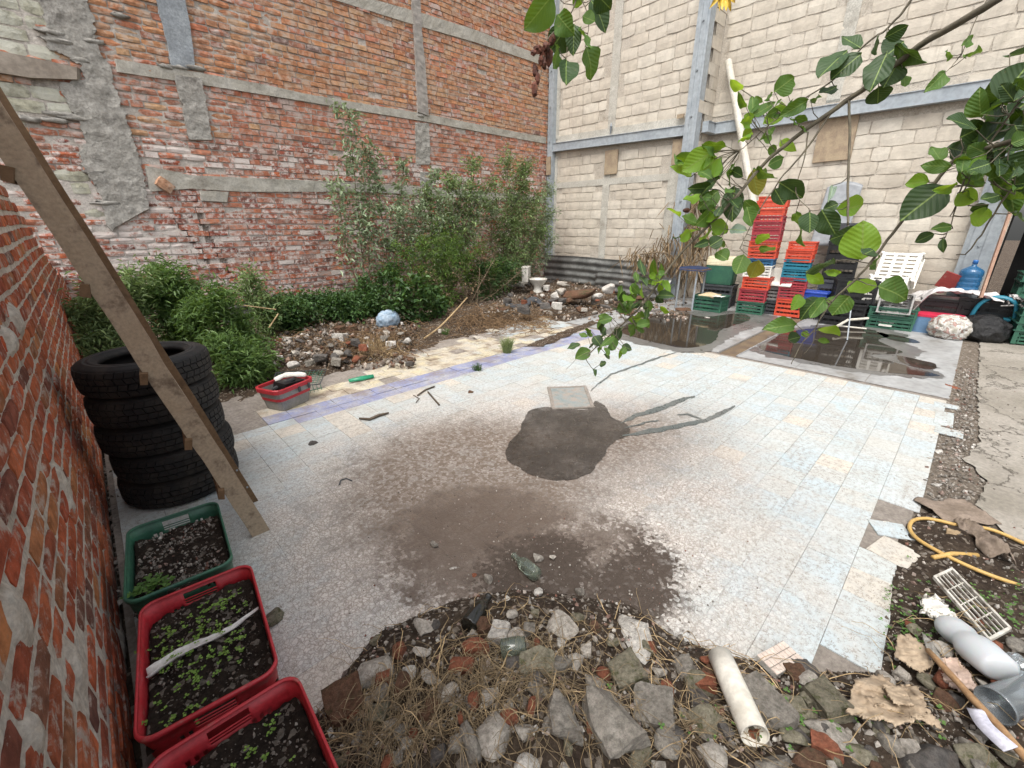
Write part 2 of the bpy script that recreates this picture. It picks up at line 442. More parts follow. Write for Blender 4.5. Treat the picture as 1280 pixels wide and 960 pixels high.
for i, (x, y) in enumerate([(205, 83), (222, 84), (240, 84), (150, 20), (62, 40), (72, 52), (100, 76), (116, 52), (92, 148), (40, 150), (66, 150), (75, 143), (30, 148), (118, 215), (134, 254), (525, 145)]):
    u, z = px_back(x, y)
    c = bmesh.new(); bmesh.ops.create_icosphere(c, subdivisions=2, radius=1)
    mm = MB(); mm.add([P_back(u+v.co.x*(.09+.04*(i % 3))+fbm(*(v.co*3+Vector((i, 0, 0))))*.05, z+v.co.z*.03+fbm(*(v.co*4+Vector((0, i, 0))))*.02, .02+v.co.y*.025+fbm(*(v.co*5))*.012) for v in c.verts], [[v.index for v in f.verts] for f in c.faces]); c.free()
    mm.build('mortar_lump', M_conc, wall_b, True)
u, z = px_back(207, 232)
link('brick', brick_mesh(.2, .14, .1, M_or, 5), wall_b, P_back(u, z, .07)-wloc(wall_b), (0, .7, .3))

# ------------------------------------------------------------------ near brick wall on the left
wall_l = empty('brick_wall', (XL, 4, 0), 'close red brick wall with thick white mortar along the left edge', 'wall')
def top_l(u):
    pr = [(-1, 3.0), (2, 2.5), (3.6, 2.05), (4.6, 1.86), (5.5, 1.62), (6.3, 1.32), (7.2, 1.12), (8.3, .95)]
    for i in range(len(pr)-1):
        if pr[i][0] <= u <= pr[i+1][0]:
            t = (u-pr[i][0])/(pr[i+1][0]-pr[i][0]); return pr[i][1]+(pr[i+1][1]-pr[i][1])*t+fbm(u*3, 1, 1)*.07
    return .95
def mort_d(u, z):
    r = fbm(u*3.1, z*3.1, 7, 3); g = fbm(u*22, z*22, 1, 4)
    d = -.0030+g*.0016+min(.010, max(0, r-1.1)*.04)
    for (cu, cz, ru, rz_, hh) in PATCH:
        q = ((u-cu)/ru)**2+((z-cz)/rz_)**2
        if q < 1.6: d = max(d, hh*(1-q/1.6)**.6+g*.005)
    if z < .12: d -= 0
    return d
PATCH = []
for (px, py, ru, rz_, hh) in [(18, 400, .10, .08, .03), (8, 425, .07, .06, .035), (95, 350, .18, .22, .02), (72, 300, .16, .2, .02), (80, 610, .08, .12, .018), (95, 830, .05, .10, .016), (20, 770, .06, .08, .018), (40, 915, .04, .05, .016), (140, 560, .3, .1, .015), (152, 800, .12, .05, .012)]:
    u, z = px_left(px, py); PATCH.append((u, z, ru*.75, rz_*.75, hh*.8))
core = MB()
NU, NZ = 420, 150
def fl_core(s, t):
    s2 = s**1.5; u = .25+s2*8.1; z = -.1+t*(top_l(u)+.1+.0)
    d = mort_d(u, z)
    if t > .985: d -= .12
    return P_left(u, z, d)
core.grid(NU, NZ, fl_core)
core.build('mortar', M_mortn, wall_l, True)
bk = MB()
for i in range(40):
    u = .25+i*.2; h = min(top_l(u), top_l(u+.2)) - .03; bk.box((XL-.14, u+.1, h/2-.05), (.2, .2, h+.1))
bk.build('mortar', M_mortn, wall_l)
def cls_left(u, z):
    if z > top_l(u)-.03 or u < .28 or u > YB-.08: return None
    for (cu, cz, ru, rz_, hh) in PATCH:
        if ((u-cu)/ru)**2+((z-cz)/rz_)**2 < .45: return None
    return 'n'
lay(wall_l, P_left, PI/2, .2, 8.2, -.02, 2.9, .236, .060, .025, cls_left, {'n': M_near}, 'brick', rough=.0036, jd=.0022, nvar=14, w=.05, tilt=.012, halfp=.22, edge=.3)

# ------------------------------------------------------------------ pale block wall on the right
def streaks(n, a=.55, b=.72, k=.5):
    mp = n.new('ShaderNodeMapping'); n.set(mp.inputs['Vector'], n.pos()); mp.inputs['Scale'].default_value = (4, 4, .35)
    return n.math('MULTIPLY', n.step(n.noise(1.6, 6, .7, mp.outputs[0]), a, b, 0, k), n.step(n.xyz()[2], 1.0, 5.5, .25, 1))
def block_mat(name, *cs):
    n = N(name); col = n.ramp(n.rand(), S(*cs))
    col = n.mul(col, n.step(n.noise(6, 6, .65), .3, .7, .86, 1.08))
    col = n.mix(n.step(n.noise(1.1, 4, .6), .55, .75, 0, .35), col, L('#9a8f80'))
    col = n.mix(streaks(n), col, L('#8b8173'))
    x = n.xyz(); low = n.step(x[2], 0.2, 1.7, .55, 0)      # rain splash dirt at the foot
    col = n.mix(n.math('MULTIPLY', low, n.step(n.noise(2.5, 4, .6), .3, .6)), col, L('#9b8a7a'))
    n.bump(n.noise(26, 8, .75), .8, .012); return n.fin(col, .93, 0, .15)
M_blk = block_mat('block_beige', '#cbc3b4', '#c3baab', '#d0c9bb', '#c6bdae', '#c8c0b2')
M_blkm = mortar_mat('mortar_block', '#b9b0a2', '#c3bbae', '#a2988a', 7, .8)
M_post = mortar_mat('concrete_pale', '#b5b1a6', '#c2bfb5', '#a29d92', 2.5, .4)
M_steel = surf('painted_steel', '#959da3', '#a3aaae', 1.5, .5, .15, .003, dirt=('#6d6a66', .25, 3), spec=.5)
M_steeld = surf('grey_steel', '#83898d', '#8f9598', 1.5, .55, .15, .003, dirt=('#5b5855', .3, 3), spec=.5)
M_plate = surf('form_wood', '#94836f', '#a9987f', 9, .9, .5, .004)
wall_r = empty('block_wall', (XR, 6.4, 0), 'pale beige block wall with grey steel beam, to the right of the back corner', 'wall')
c = MB().grid(60, 90, lambda s, t: P_right(4.5+s*3.8, -.1+t*7.5, -.010+fbm(s*40, t*60, 2)*.003)); c.box((XR+.14, 6.4, 3.65), (.2, 3.8, 7.5))
c.build('mortar', M_blkm, wall_r)
bm_z = lambda y: 3.30+(y-4.6)*.02
def cls_r(u, z):
    q = pj(P_right(u, z)); 
    if abs(z-bm_z(u)) < .14 or u > YB-.28 or u < 4.62: return None
    if z < 3.3 and abs(u-6.5) < .17: return None
    if z > 3.3 and abs(u-6.46) < .17: return None
    if z < 3.3 and u < 4.97: return None
    if 2.42 < z < 2.56: return None
    return 'b'
lay(wall_r, P_right, -PI/2, 4.5, YB-.05, .0, 7.2, .41, .195, .016, cls_r, {'b': M_blk}, 'block', w=.05, rough=.0035, jd=.003, stuffname='block_courses', halfp=.22)
pr = lambda *a: pts(px_right, *a)
def post_r(u, z0, z1, w, d, mat=M_post, name='concrete_post', P=P_right, amp=.008):
    strip([(u+w/2, z0), (u+w/2, z1)], [(u-w/2, z0), (u-w/2, z1)], P, 50, 6, d, amp, name, mat, wall_r if P is P_right else wall_f, 8, .015)
# gather posts: slender pale tie columns
post_r(6.5, 0, 3.16, .19, .012); post_r(6.46, 3.45, 7.3, .2, .012); post_r(4.80, 0, 3.16, .28, .014); post_r(8.13, 0, 3.2, .2, .012); post_r(8.13, 3.5, 7.3, .24, .012)
strip([(4.6, 2.56), (8.1, 2.56)], [(4.6, 2.42), (8.1, 2.42)], P_right, 60, 4, .012, .006, 'concrete_band', M_post, wall_r, 8, .01)
strip([(4.6, 3.56), (8.1, 3.62)], [(4.6, 3.40), (8.1, 3.46)], P_right, 60, 4, .02, .015, 'concrete_band', M_post, wall_r, 8, .02)
def ibeam(m, A, B, h, w, nrm, t=.012):
    """channel beam from A to B, flat web outwards with thin lips above and below"""
    A = Vector(A); B = Vector(B); nrm = Vector(nrm); up = Vector((0, 0, 1))
    for (o, oz, sx, sz) in ((w/2, 0, w, h), (w/2+.008, h/2+.004, w+.016, .010), (w/2+.008, -h/2-.004, w+.016, .010)):
        vs = []
        for P0 in (A, B):
            for a, b in ((-1, -1), (1, -1), (1, 1), (-1, 1)): vs.append(P0+nrm*(o+a*sx/2)+up*(oz+b*sz/2))
        m.add(vs, [(0, 1, 2, 3), (7, 6, 5, 4), (0, 4, 5, 1), (1, 5, 6, 2), (2, 6, 7, 3), (3, 7, 4, 0)])
m = MB(); ibeam(m, P_right(8.2, 3.37, .0), P_right(4.66, 3.30, .0), .17, .11, (-1, 0, 0)); m.build('steel_beam', M_steel, wall_r)
# steel columns
def steel_col(u, P, w, d, z1, name='steel_column', root=None, mat=M_steel):
    m = MB(); n0 = P(0, 0, 1)-P(0, 0, 0)
    for (du, dd, su, sd) in ((0, d-.006, w, .012), (-w/2+.006, d/2, .012, d-.013), (w/2-.006, d/2, .012, d-.013), (-w*.22, d+.006, w*.2, .01), (w*.22, d+.006, w*.2, .01)):
        c = P(u+du, z1/2, dd); m.box(c, (sd, su, z1))
    o = m.build(name, mat, root)
    b = MB()
    for k in range(9):
        zz = .5+k*.75; b.box(P(u, zz, d+.008), (.02, .03, .03), (PI/4, 0, 0))
    b.build('bolt', M_steeld, o); return o
steel_col(YB-.11, P_right, .16, .14, 7.3, root=wall_r)
steel_col(4.50, P_right, .24, .20, 7.3, root=wall_r)
def plate(px, py, w, h, P, pxf, root, d=.03):
    u, z = pxf(px, py); m = MB().box(P(u, z, d), (.03, w, h), (random.uniform(-.03, .03), 0, 0), jit=.004); m.build('wood_plate', M_plate, root)
plate(765, 203, .34, .5, P_right, px_right, wall_r); plate(850, 190, .28, .46, P_right, px_right, wall_r, .05); plate(691, 208, .14, .42, P_right, px_right, wall_r, .17)
plate(853, 146, .14, .07, P_right, px_right, wall_r, .08)
m = MB(); u, z = px_right(765, 160); m.tube([P_right(u, z-.12, .05), P_right(u-.02, z+.02, .07), P_right(u+.01, z+.1, .03)], [.012, .03, .01], 6); m.build('hook', M_steeld, wall_r)

wall_f = empty('block_wall', (XR2, 1, 0), 'recessed pale block wall behind the stacked crates on the right', 'wall')
c = MB().grid(90, 90, lambda s, t: P_far(-.2+s*4.6, -.1+t*6.9, -.010+fbm(s*80, t*60, 2)*.003)); c.box((XR2+.14, 2.1, 3.35), (.2, 4.6, 6.9)); c.box((XR2+.12, -1.85, 4.43), (.2, 3.3, 4.74))
c.grid(8, 70, lambda s, t: Vector((XR+.1+s*.35, 4.38, -.1+t*6.9))); c.box((9.6, 4.5, 3.35), (.4, .2, 6.9)); c.build('mortar', M_blkm, wall_f)
def cls_f(u, z):
    zb = 3.33+(.3-u)*.0
    if abs(z-zb) < .13 or u > 4.33: return None
    if z > 3.3 and abs(u-2.35) < .12: return None
    if u < .05 and z < 3.2 and u > -.2: return None
    if u <= -.2 and z < 2.2: return None
    return 'b'
lay(wall_f, P_far, -PI/2, -3.4, 4.4, .0, 6.7, .41, .195, .016, cls_f, {'b': M_blk}, 'block', w=.05, rough=.0035, jd=.003, stuffname='block_courses', halfp=.22)
def P_ret(u, z, d=0.0): return Vector((u, 4.38-d, z))
lay(wall_f, P_ret, 0, XR+.03, XR2-.02, .0, 6.7, .41, .195, .016, lambda u, z: None if abs(z-3.33) < .13 else 'b', {'b': M_blk}, 'block', w=.05, rough=.0035, jd=.003, stuffname='block_courses', halfp=.1, limit=0)
m = MB(); ibeam(m, P_far(4.36, 3.33), P_far(.1, 3.33), .18, .12, (-1, 0, 0)); ibeam(m, (XR+.02, 4.36, 3.33), (XR2-.13, 4.36, 3.33), .17, .12, (0, -1, 0)); m.build('steel_beam', M_steel, wall_f)
post_r(2.35, 3.45, 6.7, .2, .012, P=P_far)
steel_col(.02, P_far, .34, .16, 3.2, root=wall_f, mat=M_steeld)
plate(1045, 172, .55, .72, P_far, px_far, wall_f, .03)
# ------------------------------------------------------------------ floor materials
def blob(n, cx, cy, rx, ry, ang=0, lo=.7, hi=1.25, nz=None, amp=.8):
    x = n.xyz(); c, s = math.cos(ang), math.sin(ang)
    dx = n.math('SUBTRACT', x[0], cx); dy = n.math('SUBTRACT', x[1], cy)
    u = n.math('ADD', n.math('MULTIPLY', dx, c/rx), n.math('MULTIPLY', dy, s/rx))
    v = n.math('ADD', n.math('MULTIPLY', dx, -s/ry), n.math('MULTIPLY', dy, c/ry))
    d = n.math('SQRT', n.math('ADD', n.math('MULTIPLY', u, u), n.math('MULTIPLY', v, v)))
    if nz: d = n.math('ADD', d, n.math('MULTIPLY_ADD', nz, amp, -amp/2))
    return n.step(d, lo, hi, 1, 0)
def floor_mat(name, stops, wet=False, bare=0.0):
    n = N(name); r = n.rand()
    big = n.noise(1.6, 6, .65); mid = n.noise(6, 6, .7); fine = n.noise(40, 4, .7)
    col = n.ramp(r, stops)
    col = n.mix(n.step(mid, .38, .68, 0, .75), col, L('#aeaca5'))               # worn glaze
    col = n.mix(n.step(n.noise(2.7, 5, .65), .58, .72, 0, .5), col, L('#a6bec6'))   # leftover pale blue paint
    col = n.mix(n.step(n.noise(11, 6, .75), .6, .68, 0, .5), col, L('#c4c5c2'))
    # cells of cement residue with dirt in the gaps
    wv = n.new('ShaderNodeVectorMath', operation='ADD'); n.set(wv.inputs[0], n.pos())
    sc_ = n.new('ShaderNodeVectorMath', operation='SCALE'); n.set(sc_.inputs[0], n.noise(30, 3, .6, col=True)); sc_.inputs['Scale'].default_value = .03; n.set(wv.inputs[1], sc_.outputs[0])
    e = n.vor(52, 'DISTANCE_TO_EDGE', vec=wv.outputs[0]); e2 = n.vor(130, 'DISTANCE_TO_EDGE', vec=wv.outputs[0])
    gap = n.step(e, .02, .16, 1, 0); gap2 = n.step(e2, .03, .2, 1, 0)
    cellr = n.vor(52, 'F1', 'Color', vec=wv.outputs[0]); cs = n.new('ShaderNodeSeparateXYZ'); n.set(cs.inputs[0], cellr)
    area = blob(n, 1.7, 1.75, 2.1, 1.75, .1, .45, 1.15, big, 1.0)
    cc = n.mix(cs.outputs[0], L('#b6aea5'), L('#cdc7c0'))
    resid = n.mix(n.math('MULTIPLY', gap, .7), cc, L('#81756a'))
    col = n.mix(n.math('MULTIPLY', area, n.step(mid, .25, .6, .5, .95)), col, resid)
    grime = n.math('MULTIPLY', n.math('MULTIPLY', gap2, n.step(fine, .45, .6)), n.step(big, .35, .65, .45, .95))
    col = n.mix(grime, col, L('#7f766c'))
    # long thin scratches of grime
    mp = n.new('ShaderNodeMapping'); n.set(mp.inputs['Vector'], n.pos()); mp.inputs['Scale'].default_value = (1.2, 9, 1); mp.inputs['Rotation'].default_value = (0, 0, .5)
    col = n.mix(n.step(n.noise(2.2, 7, .75, mp.outputs[0]), .52, .72, 0, .5), col, L('#8d877e'))
    # brown earth film washed over the middle
    dm = n.math('MAXIMUM', blob(n, 1.52, 2.0, 1.0, 1.05, -.3, .55, 1.2, mid, 1.0), blob(n, 2.5, 1.7, 1.5, .75, -.25, .1, 1.2, mid, 1.0))
    spk = n.math('MULTIPLY_ADD', cs.outputs[1], .7, -.35)
    def speck(m, a=.35, b=.65): return n.math('MULTIPLY', n.step(n.math('ADD', m, n.math('MULTIPLY', spk, n.step(m, 0, .15))), a, b), 1.0)
    film = n.math('MULTIPLY', dm, n.step(cs.outputs[1], .1, .9, 1.0, .62))
    col = n.mix(n.math('MULTIPLY', film, .95), col, L('#66584c'))
    d2 = n.math('MAXIMUM', blob(n, 1.18, 1.42, .62, .68, .35, .45, 1.15, mid, .9), blob(n, 1.40, .88, .60, .42, .2, .45, 1.15, mid, .9))
    col = n.mix(n.math('MULTIPLY', speck(d2, .15, .95), n.step(mid, .3, .6, .95, .8)), col, L('#584b41'))
    d3 = n.math('MAXIMUM', blob(n, 1.2, 1.08, .36, .3, 0, .5, 1.3, mid, 1.3), blob(n, 1.45, .72, .40, .22, .2, .5, 1.3, mid, 1.2))
    col = n.mix(n.math('MULTIPLY', speck(d3, .1, .95), .92), col, L('#40362e'))
    edge = n.math('MULTIPLY', n.step(n.xyz()[1], 3.3, 4.2), n.step(n.noise(3.5, 6, .7), .45, .65))   # garden dirt blown in at the back
    col = n.mix(n.math('MULTIPLY', edge, .8), col, L('#7b6a5a'))
    edge = n.math('MULTIPLY', n.step(n.xyz()[0], 3.8, 5.2), n.step(n.noise(4, 6, .7), .58, .7))
    col = n.mix(n.math('MULTIPLY', edge, .45), col, L('#8d8880'))
    if wet: col = n.mix(n.step(n.noise(3.2, 5, .7), .4, .65, .9, .72), col, L('#29241f') if wet == 1 else L('#4c5554'))
    n.bump(n.math('ADD', n.math('MULTIPLY', n.math('MULTIPLY', gap, area), -.6), n.noise(70, 6, .7)), .5 if not wet else .25, .006)
    if wet: return n.fin(col, n.step(n.noise(20, 4, .6), .35, .65, .22, .5), 0, .5)
    return n.fin(col, n.step(mid, .3, .7, .55, .85), 0, .35)
M_tb = floor_mat('tile_pale_blue', S('#aab6ba', '#b1bcbf', '#b6bcba', '#adb6b6', '#b5bbbb', '#b8b9b3'))
M_tc = floor_mat('tile_cream', S('#c0b7a9', '#bfb9ad', '#c4bcaf'))
M_ts = floor_mat('tile_blue_stripe', S('#7f87ac', '#888eae', '#7981a6'))
M_tg = floor_mat('tile_garden_cream', S('#c3b697', '#cabf9f', '#bfb4a0', '#c9c0ab'))
M_trk = floor_mat('wet_trickle', S('#8b8a86', '#8b8a86'), wet=2)
M_wet = floor_mat('wet_floor', S('#8b8a86', '#8b8a86'), wet=1)
M_bed = mortar_mat('tile_bed', '#8a8279', '#9a9289', '#776e66', 8, .8)
def soil_mat(name, a, b, c):
    n = N(name); col = n.mix(n.step(n.noise(7, 7, .7), .35, .65), L(a), L(b))
    v = n.vor(60, 'F1', 'Color'); s = n.new('ShaderNodeSeparateXYZ'); n.set(s.inputs[0], v)
    col = n.mix(n.math('MULTIPLY', n.step(s.outputs[0], .86, .9), .8), col, L(c))
    col = n.mul(col, n.step(n.noise(60, 5, .7), .3, .7, .6, 1.25)); n.bump(n.noise(45, 10, .8), 1.0, .02); return n.fin(col, .95, 0, .15)
M_soil = soil_mat('dark_soil', '#3d332b', '#51463b', '#8a8074')
M_soil2 = soil_mat('garden_soil', '#44392f', '#584a3d', '#948a7c')

# ------------------------------------------------------------------ ground
def wpoly(*a, z=0): return [tuple(fl(x, y, z)[:2]) for x, y in a]
PILE = wpoly((250, 1400), (330, 930), (402, 885), (425, 845), (470, 790), (520, 768), (570, 748), (640, 735), (720, 742), (790, 756), (845, 795), (905, 815), (1010, 838), (1098, 838), (1108, 770), (1112, 720), (1125, 660), (1150, 640), (1180, 640), (1230, 660), (1340, 690)) + [(3.2, -2.5), (.2, -2.5), (-.25, .3)]
def dist_in(x, y, P):
    if not inpoly(x, y, P): return 0.0
    d = 9
    for i in range(len(P)):
        ax, ay = P[i-1]; bx, by = P[i]; vx, vy = bx-ax, by-ay; t = max(0, min(1, ((x-ax)*vx+(y-ay)*vy)/(vx*vx+vy*vy+1e-9)))
        d = min(d, math.hypot(x-ax-vx*t, y-ay-vy*t))
    return d
def pile_z(x, y):
    d = dist_in(x, y, PILE)
    if d <= 0: return -.03+fbm(x*6, y*6, 2)*.012
    right = 1 if x < 1.9 else max(.25, 1-(x-1.9)*1.2)
    return -.004+min(d*.6, .05+d*.24, .24)*right+fbm(x*5, y*5, 2)*.03*min(1, d*5)+fbm(x*23, y*23, 3)*.010*min(1, d*8)
g = MB().grid(300, 240, lambda s, t: Vector((-.6+s*4.6, -1.6+t*3.5, pile_z(-.6+s*4.6, -1.6+t*3.5))))
o = g.build('soil_mound', M_soil, None, True); tag(o, kind='structure')
def bed_z(x, y):
    # garden strip along the back wall
    e = 4.55+.12*x*(1 if x < 3 else 1)+fbm(x*1.3, 0, 5)*.15
    d = y-e
    z = -.03+fbm(x*5, y*5, 2)*.01
    if d > -.1: z += min(max(d+.1, 0)*.2, .16)+fbm(x*2, y*2, 9)*.05*min(1, d+.1)+fbm(x*9, y*9, 9)*.03
    return z
g = MB().grid(170, 90, lambda s, t: Vector((-.35+s*9.7, 4.3+t*4.05, bed_z(-.35+s*9.7, 4.3+t*4.05))))
tag(g.build('garden_soil', M_soil2, None, True), kind='structure')
g = MB().grid(40, 40, lambda s, t: Vector((-60+s*120, -60+t*120, -.075)))
tag(g.build('ground', M_soil2), kind='structure')

# ------------------------------------------------------------------ tiled floor
SLAB = [(-.27, 3.82), (.8, 3.82), (.8, 4.2), (1.35, 4.35), (1.9, 4.42), (2.4, 4.75), (3.3, 4.72), (3.75, 4.95), (4.6, 5.1), (5.62, 5.15), (5.62, 4.0), (5.62, -.14)] + wpoly((1165, 548), (1158, 580), (1152, 622), (1112, 645), (1104, 672), (1104, 700), (1122, 722), (1110, 780), (1102, 836)) + [(1.55, .04), (.9, .3), (.3, .9), (-.05, 1.3), (-.27, 1.3)]
floor = MB()
floor.grid(60, 56, lambda s, t: Vector((-.27+s*5.9, -.12+t*5.2, -.0055+fbm(s*30, t*30, 1)*.001)))
floor = floor.build('tiled_floor', M_bed, None, origin=(2.5, 2, 0)); tag(floor, kind='structure')
items = []
ys = [-.145]
while ys[-1] < 5.2:
    ys.append(ys[-1]+(.19 if not (3.62 < ys[-1] < 3.75) else .14))
for j in range(len(ys)-1):
    y0, y1 = ys[j], ys[j+1]; off = .04 if j % 2 == 0 else .04
    k = -2
    while True:
        x0 = -.04+.2*k+(.1 if y0 > 3.8 and j % 2 else 0); x1 = x0+.2; k += 1
        if x0 > 5.6: break
        cx, cy = (x0+x1)/2, (y0+y1)/2
        if not inpoly(cx, cy, SLAB): continue
        if y0 > 3.8 and random.random() < .12: continue
        if 3.62 < y0 < 3.8: m = M_ts if x0 > 1.25 or random.random() < .6 else M_tb
        elif y0 > 3.8: m = M_tg if x0 < 3.9 or random.random() < .5 else M_tb
        elif y0 < -.1: m = M_tb if (int(k) % 2 or random.random() < .4) else M_tc
        elif 3.4 < y0 < 3.63: m = M_tc if random.random() < .4 else M_tb
        elif x0 > 5.35: m = M_tc if random.random() < .3 else M_tb
        else: m = M_tb if random.random() < .965 else M_tc
        items.append((cx, cy, x1-x0, y1-y0, m))
items.sort(key=lambda t: (lambda q: 0 if q is None or not (0 < q[0] < 1280 and 0 < q[1] < 960) or inpoly(t[0], t[1], PILE) else -1/q[2])(pj((t[0], t[1], 0))))
tprot = {}
def tile_geo(m, c, l, w, rot=0, jt=.002):
    h = .007; a, b = l/2-jt/2, w/2-jt/2; bv = .0009 if jt > .001 else .0002
    R = Matrix.Rotation(rot, 3, 'Z'); c = Vector(c)
    vs = [(-a, -b, -h), (a, -b, -h), (a, b, -h), (-a, b, -h), (-a, -b, -bv), (a, -b, -bv), (a, b, -bv), (-a, b, -bv), (-a+bv, -b+bv, 0), (a-bv, -b+bv, 0), (a-bv, b-bv, 0), (-a+bv, b-bv, 0)]
    m.add([R @ Vector(v)+c for v in vs], [(0, 1, 5, 4), (1, 2, 6, 5), (2, 3, 7, 6), (3, 0, 4, 7), (4, 5, 9, 8), (5, 6, 10, 9), (6, 7, 11, 10), (7, 4, 8, 11), (8, 9, 10, 11)]); return m
rest = {}
for i, (cx, cy, l, w, m) in enumerate(items):
    z = random.uniform(-.0012, .0012); rr = random.gauss(0, .004)
    if cy > 3.8: z += random.uniform(-.004, .006); rr *= 6
    if i < 300:
        ia = ((cx-1.8)/1.9)**2+((cy-1.7)/1.5)**2 < 1
        if ia: rr *= .1; z *= .2
        key = (m.name, round(w, 2), ia)
        if key not in tprot: tprot[key] = tile_geo(MB(), (0, 0, 0), l, w, 0, .0008 if ia else .0014).mesh(m, name='floor_tile')
        link('floor_tile', tprot[key], floor, Vector((cx, cy, z))-wloc(floor), (random.gauss(0, .002), random.gauss(0, .002), rr))
    else: tile_geo(rest.setdefault(m.name, (m, MB()))[1], (cx, cy, z), l, w, rr)
for k, (m, b) in rest.items(): tag(b.build('floor_tiles', m, floor), kind='stuff')
# outlying tiles at the broken right edge
for (px, py, rz, m, s) in [(1180, 523, .02, M_tb, 1.9), (1183, 507, .02, M_tb, .6), (1118, 690, -.25, M_tc, 1), (1113, 662, .5, M_tb, .7), (1186, 540, .0, M_tb, .8)]:
    p = fl(px, py); link('floor_tile', tile_geo(MB(), (0, 0, 0), .2*s, .12 if s > 1 else .17, 0).mesh(m, name='floor_tile'), floor, p-wloc(floor)+Vector((0, 0, .003)), (0, 0, rz))

# grey lower paving on the right, beyond the tiled floor
M_gp = surf('grey_paving', '#8f8f8d', '#a3a4a3', 1.3, .6, .3, .003, dirt=('#6f6a62', .35, 2.2))
M_chan = surf('channel_dirt', '#5e5043', '#74644f', 6, .8, .6, .006)
M_water = N('puddle_water'); M_water.b.inputs['IOR'].default_value = 1.33
M_water.bump(M_water.noise(3, 2, .5), .04, .01)
M_water = M_water.fin(L('#37312a'), .05, 0, .7)
def paving(name, x0, x1, y0, y1, z=0.0):
    o = MB().box(((x0+x1)/2, (y0+y1)/2, z-.03), (x1-x0, y1-y0, .05)).build(name+'_bed', M_bed, None); tag(o, kind='structure')
    nx, ny = max(1, round((x1-x0)/.6)), max(1, round((y1-y0)/.6)); me = None
    for i in range(nx):
        for j in range(ny):
            l, w = (x1-x0)/nx, (y1-y0)/ny
            if me is None: me = tile_geo(MB(), (0, 0, 0), l, w, 0, .005).mesh(M_gp, name='paving_slab')
            link('paving_slab', me, o, Vector((x0+l*(i+.5), y0+w*(j+.5), z+random.uniform(-.001, .0005)))-wloc(o))
paving('paving', 5.66, 9.6, -.16, 1.80); paving('paving', 5.66, 9.6, 2.02, 4.6)
tag(MB().box((7.6, 1.91, -.04), (4, .22, .04)).build('drain_channel', M_chan), kind='structure')
m = MB(); m.box((7.2, 1.795, .003), (3.1, .012, .016)); m.box((7.2, 2.03, .003), (3.1, .012, .016))
tag(m.build('channel_edging', surf('galvanised', '#a9abab', '#c0c2c2', 4, .45, .1, .002, metal=.5)), kind='structure')
def sheet(name, poly, z, mat, kind='structure', jag=.008, th=.0):
    if name in ('puddle', 'wet_patch'): poly = [tuple(p[:2]) for p in smooth_path([Vector((*q, 0)) for q in poly+poly[:1]], 5)][:-1]
    """flat irregular film lying on the floor"""
    P = []
    for i in range(len(poly)):
        a = poly[i]; b = poly[(i+1) % len(poly)]; L_ = math.hypot(a[0]-b[0], a[1]-b[1]); k = max(1, int(L_/.03))
        for j in range(k):
            t = j/k; x = a[0]+(b[0]-a[0])*t; y = a[1]+(b[1]-a[1])*t
            P.append((x+fbm(x*9, y*9, 1)*jag*2, y+fbm(x*9, y*9, 7)*jag*2))
    bm = bmesh.new(); vs = [bm.verts.new((x, y, z)) for x, y in P]; f = bm.faces.new(vs)
    if f.normal.z < 0: f.normal_flip()
    bmesh.ops.triangulate(bm, faces=[f]); me = bpy.data.meshes.new(name); bm.normal_update()
    c = Vector((sum(p[0] for p in P)/len(P), sum(p[1] for p in P)/len(P), z)); bmesh.ops.translate(bm, verts=bm.verts, vec=-c)
    bm.to_mesh(me); bm.free(); me.materials.append(mat); o = link(name, me, None, c)
    return tag(o, kind=kind)
M_damp = surf('damp_paving', '#5f5d5a', '#6c6b68', 1.6, .35, .2, .003, dirt=('#4f4a43', .35, 2.6))
sheet('damp_patch', wpoly((752, 416), (790, 396), (850, 388), (940, 389), (985, 399), (960, 406), (925, 415), (905, 428), (880, 441), (850, 441), (815, 434), (775, 425)), .0022, M_damp, jag=.03)
sheet('damp_patch', wpoly((935, 437), (960, 422), (985, 411), (1046, 403), (1100, 409), (1135, 419), (1128, 428), (1160, 440), (1140, 448), (1172, 460), (1178, 474), (1142, 473), (1060, 464), (960, 446)), .0022, M_damp, jag=.03)
sheet('puddle', wpoly((770, 414), (800, 398), (850, 391), (880, 396), (925, 392), (938, 399), (915, 408), (900, 414), (892, 428), (859, 435), (826, 430), (787, 420)), .004, M_water)
sheet('puddle', wpoly((948, 434), (966, 425), (985, 415), (1046, 408), (1086, 412), (1112, 420), (1098, 426), (1128, 441), (1089, 444), (1110, 451), (1163, 466), (1172, 470), (1142, 469), (1060, 460), (967, 442)), .004, M_water)
sheet('puddle', wpoly((1120, 444), (1140, 448), (1168, 455), (1165, 462), (1140, 458), (1125, 452)), .004, M_water, jag=.008)
sheet('puddle', wpoly((1095, 415), (1125, 420), (1150, 428), (1130, 428), (1108, 423)), .004, M_water, jag=.008)
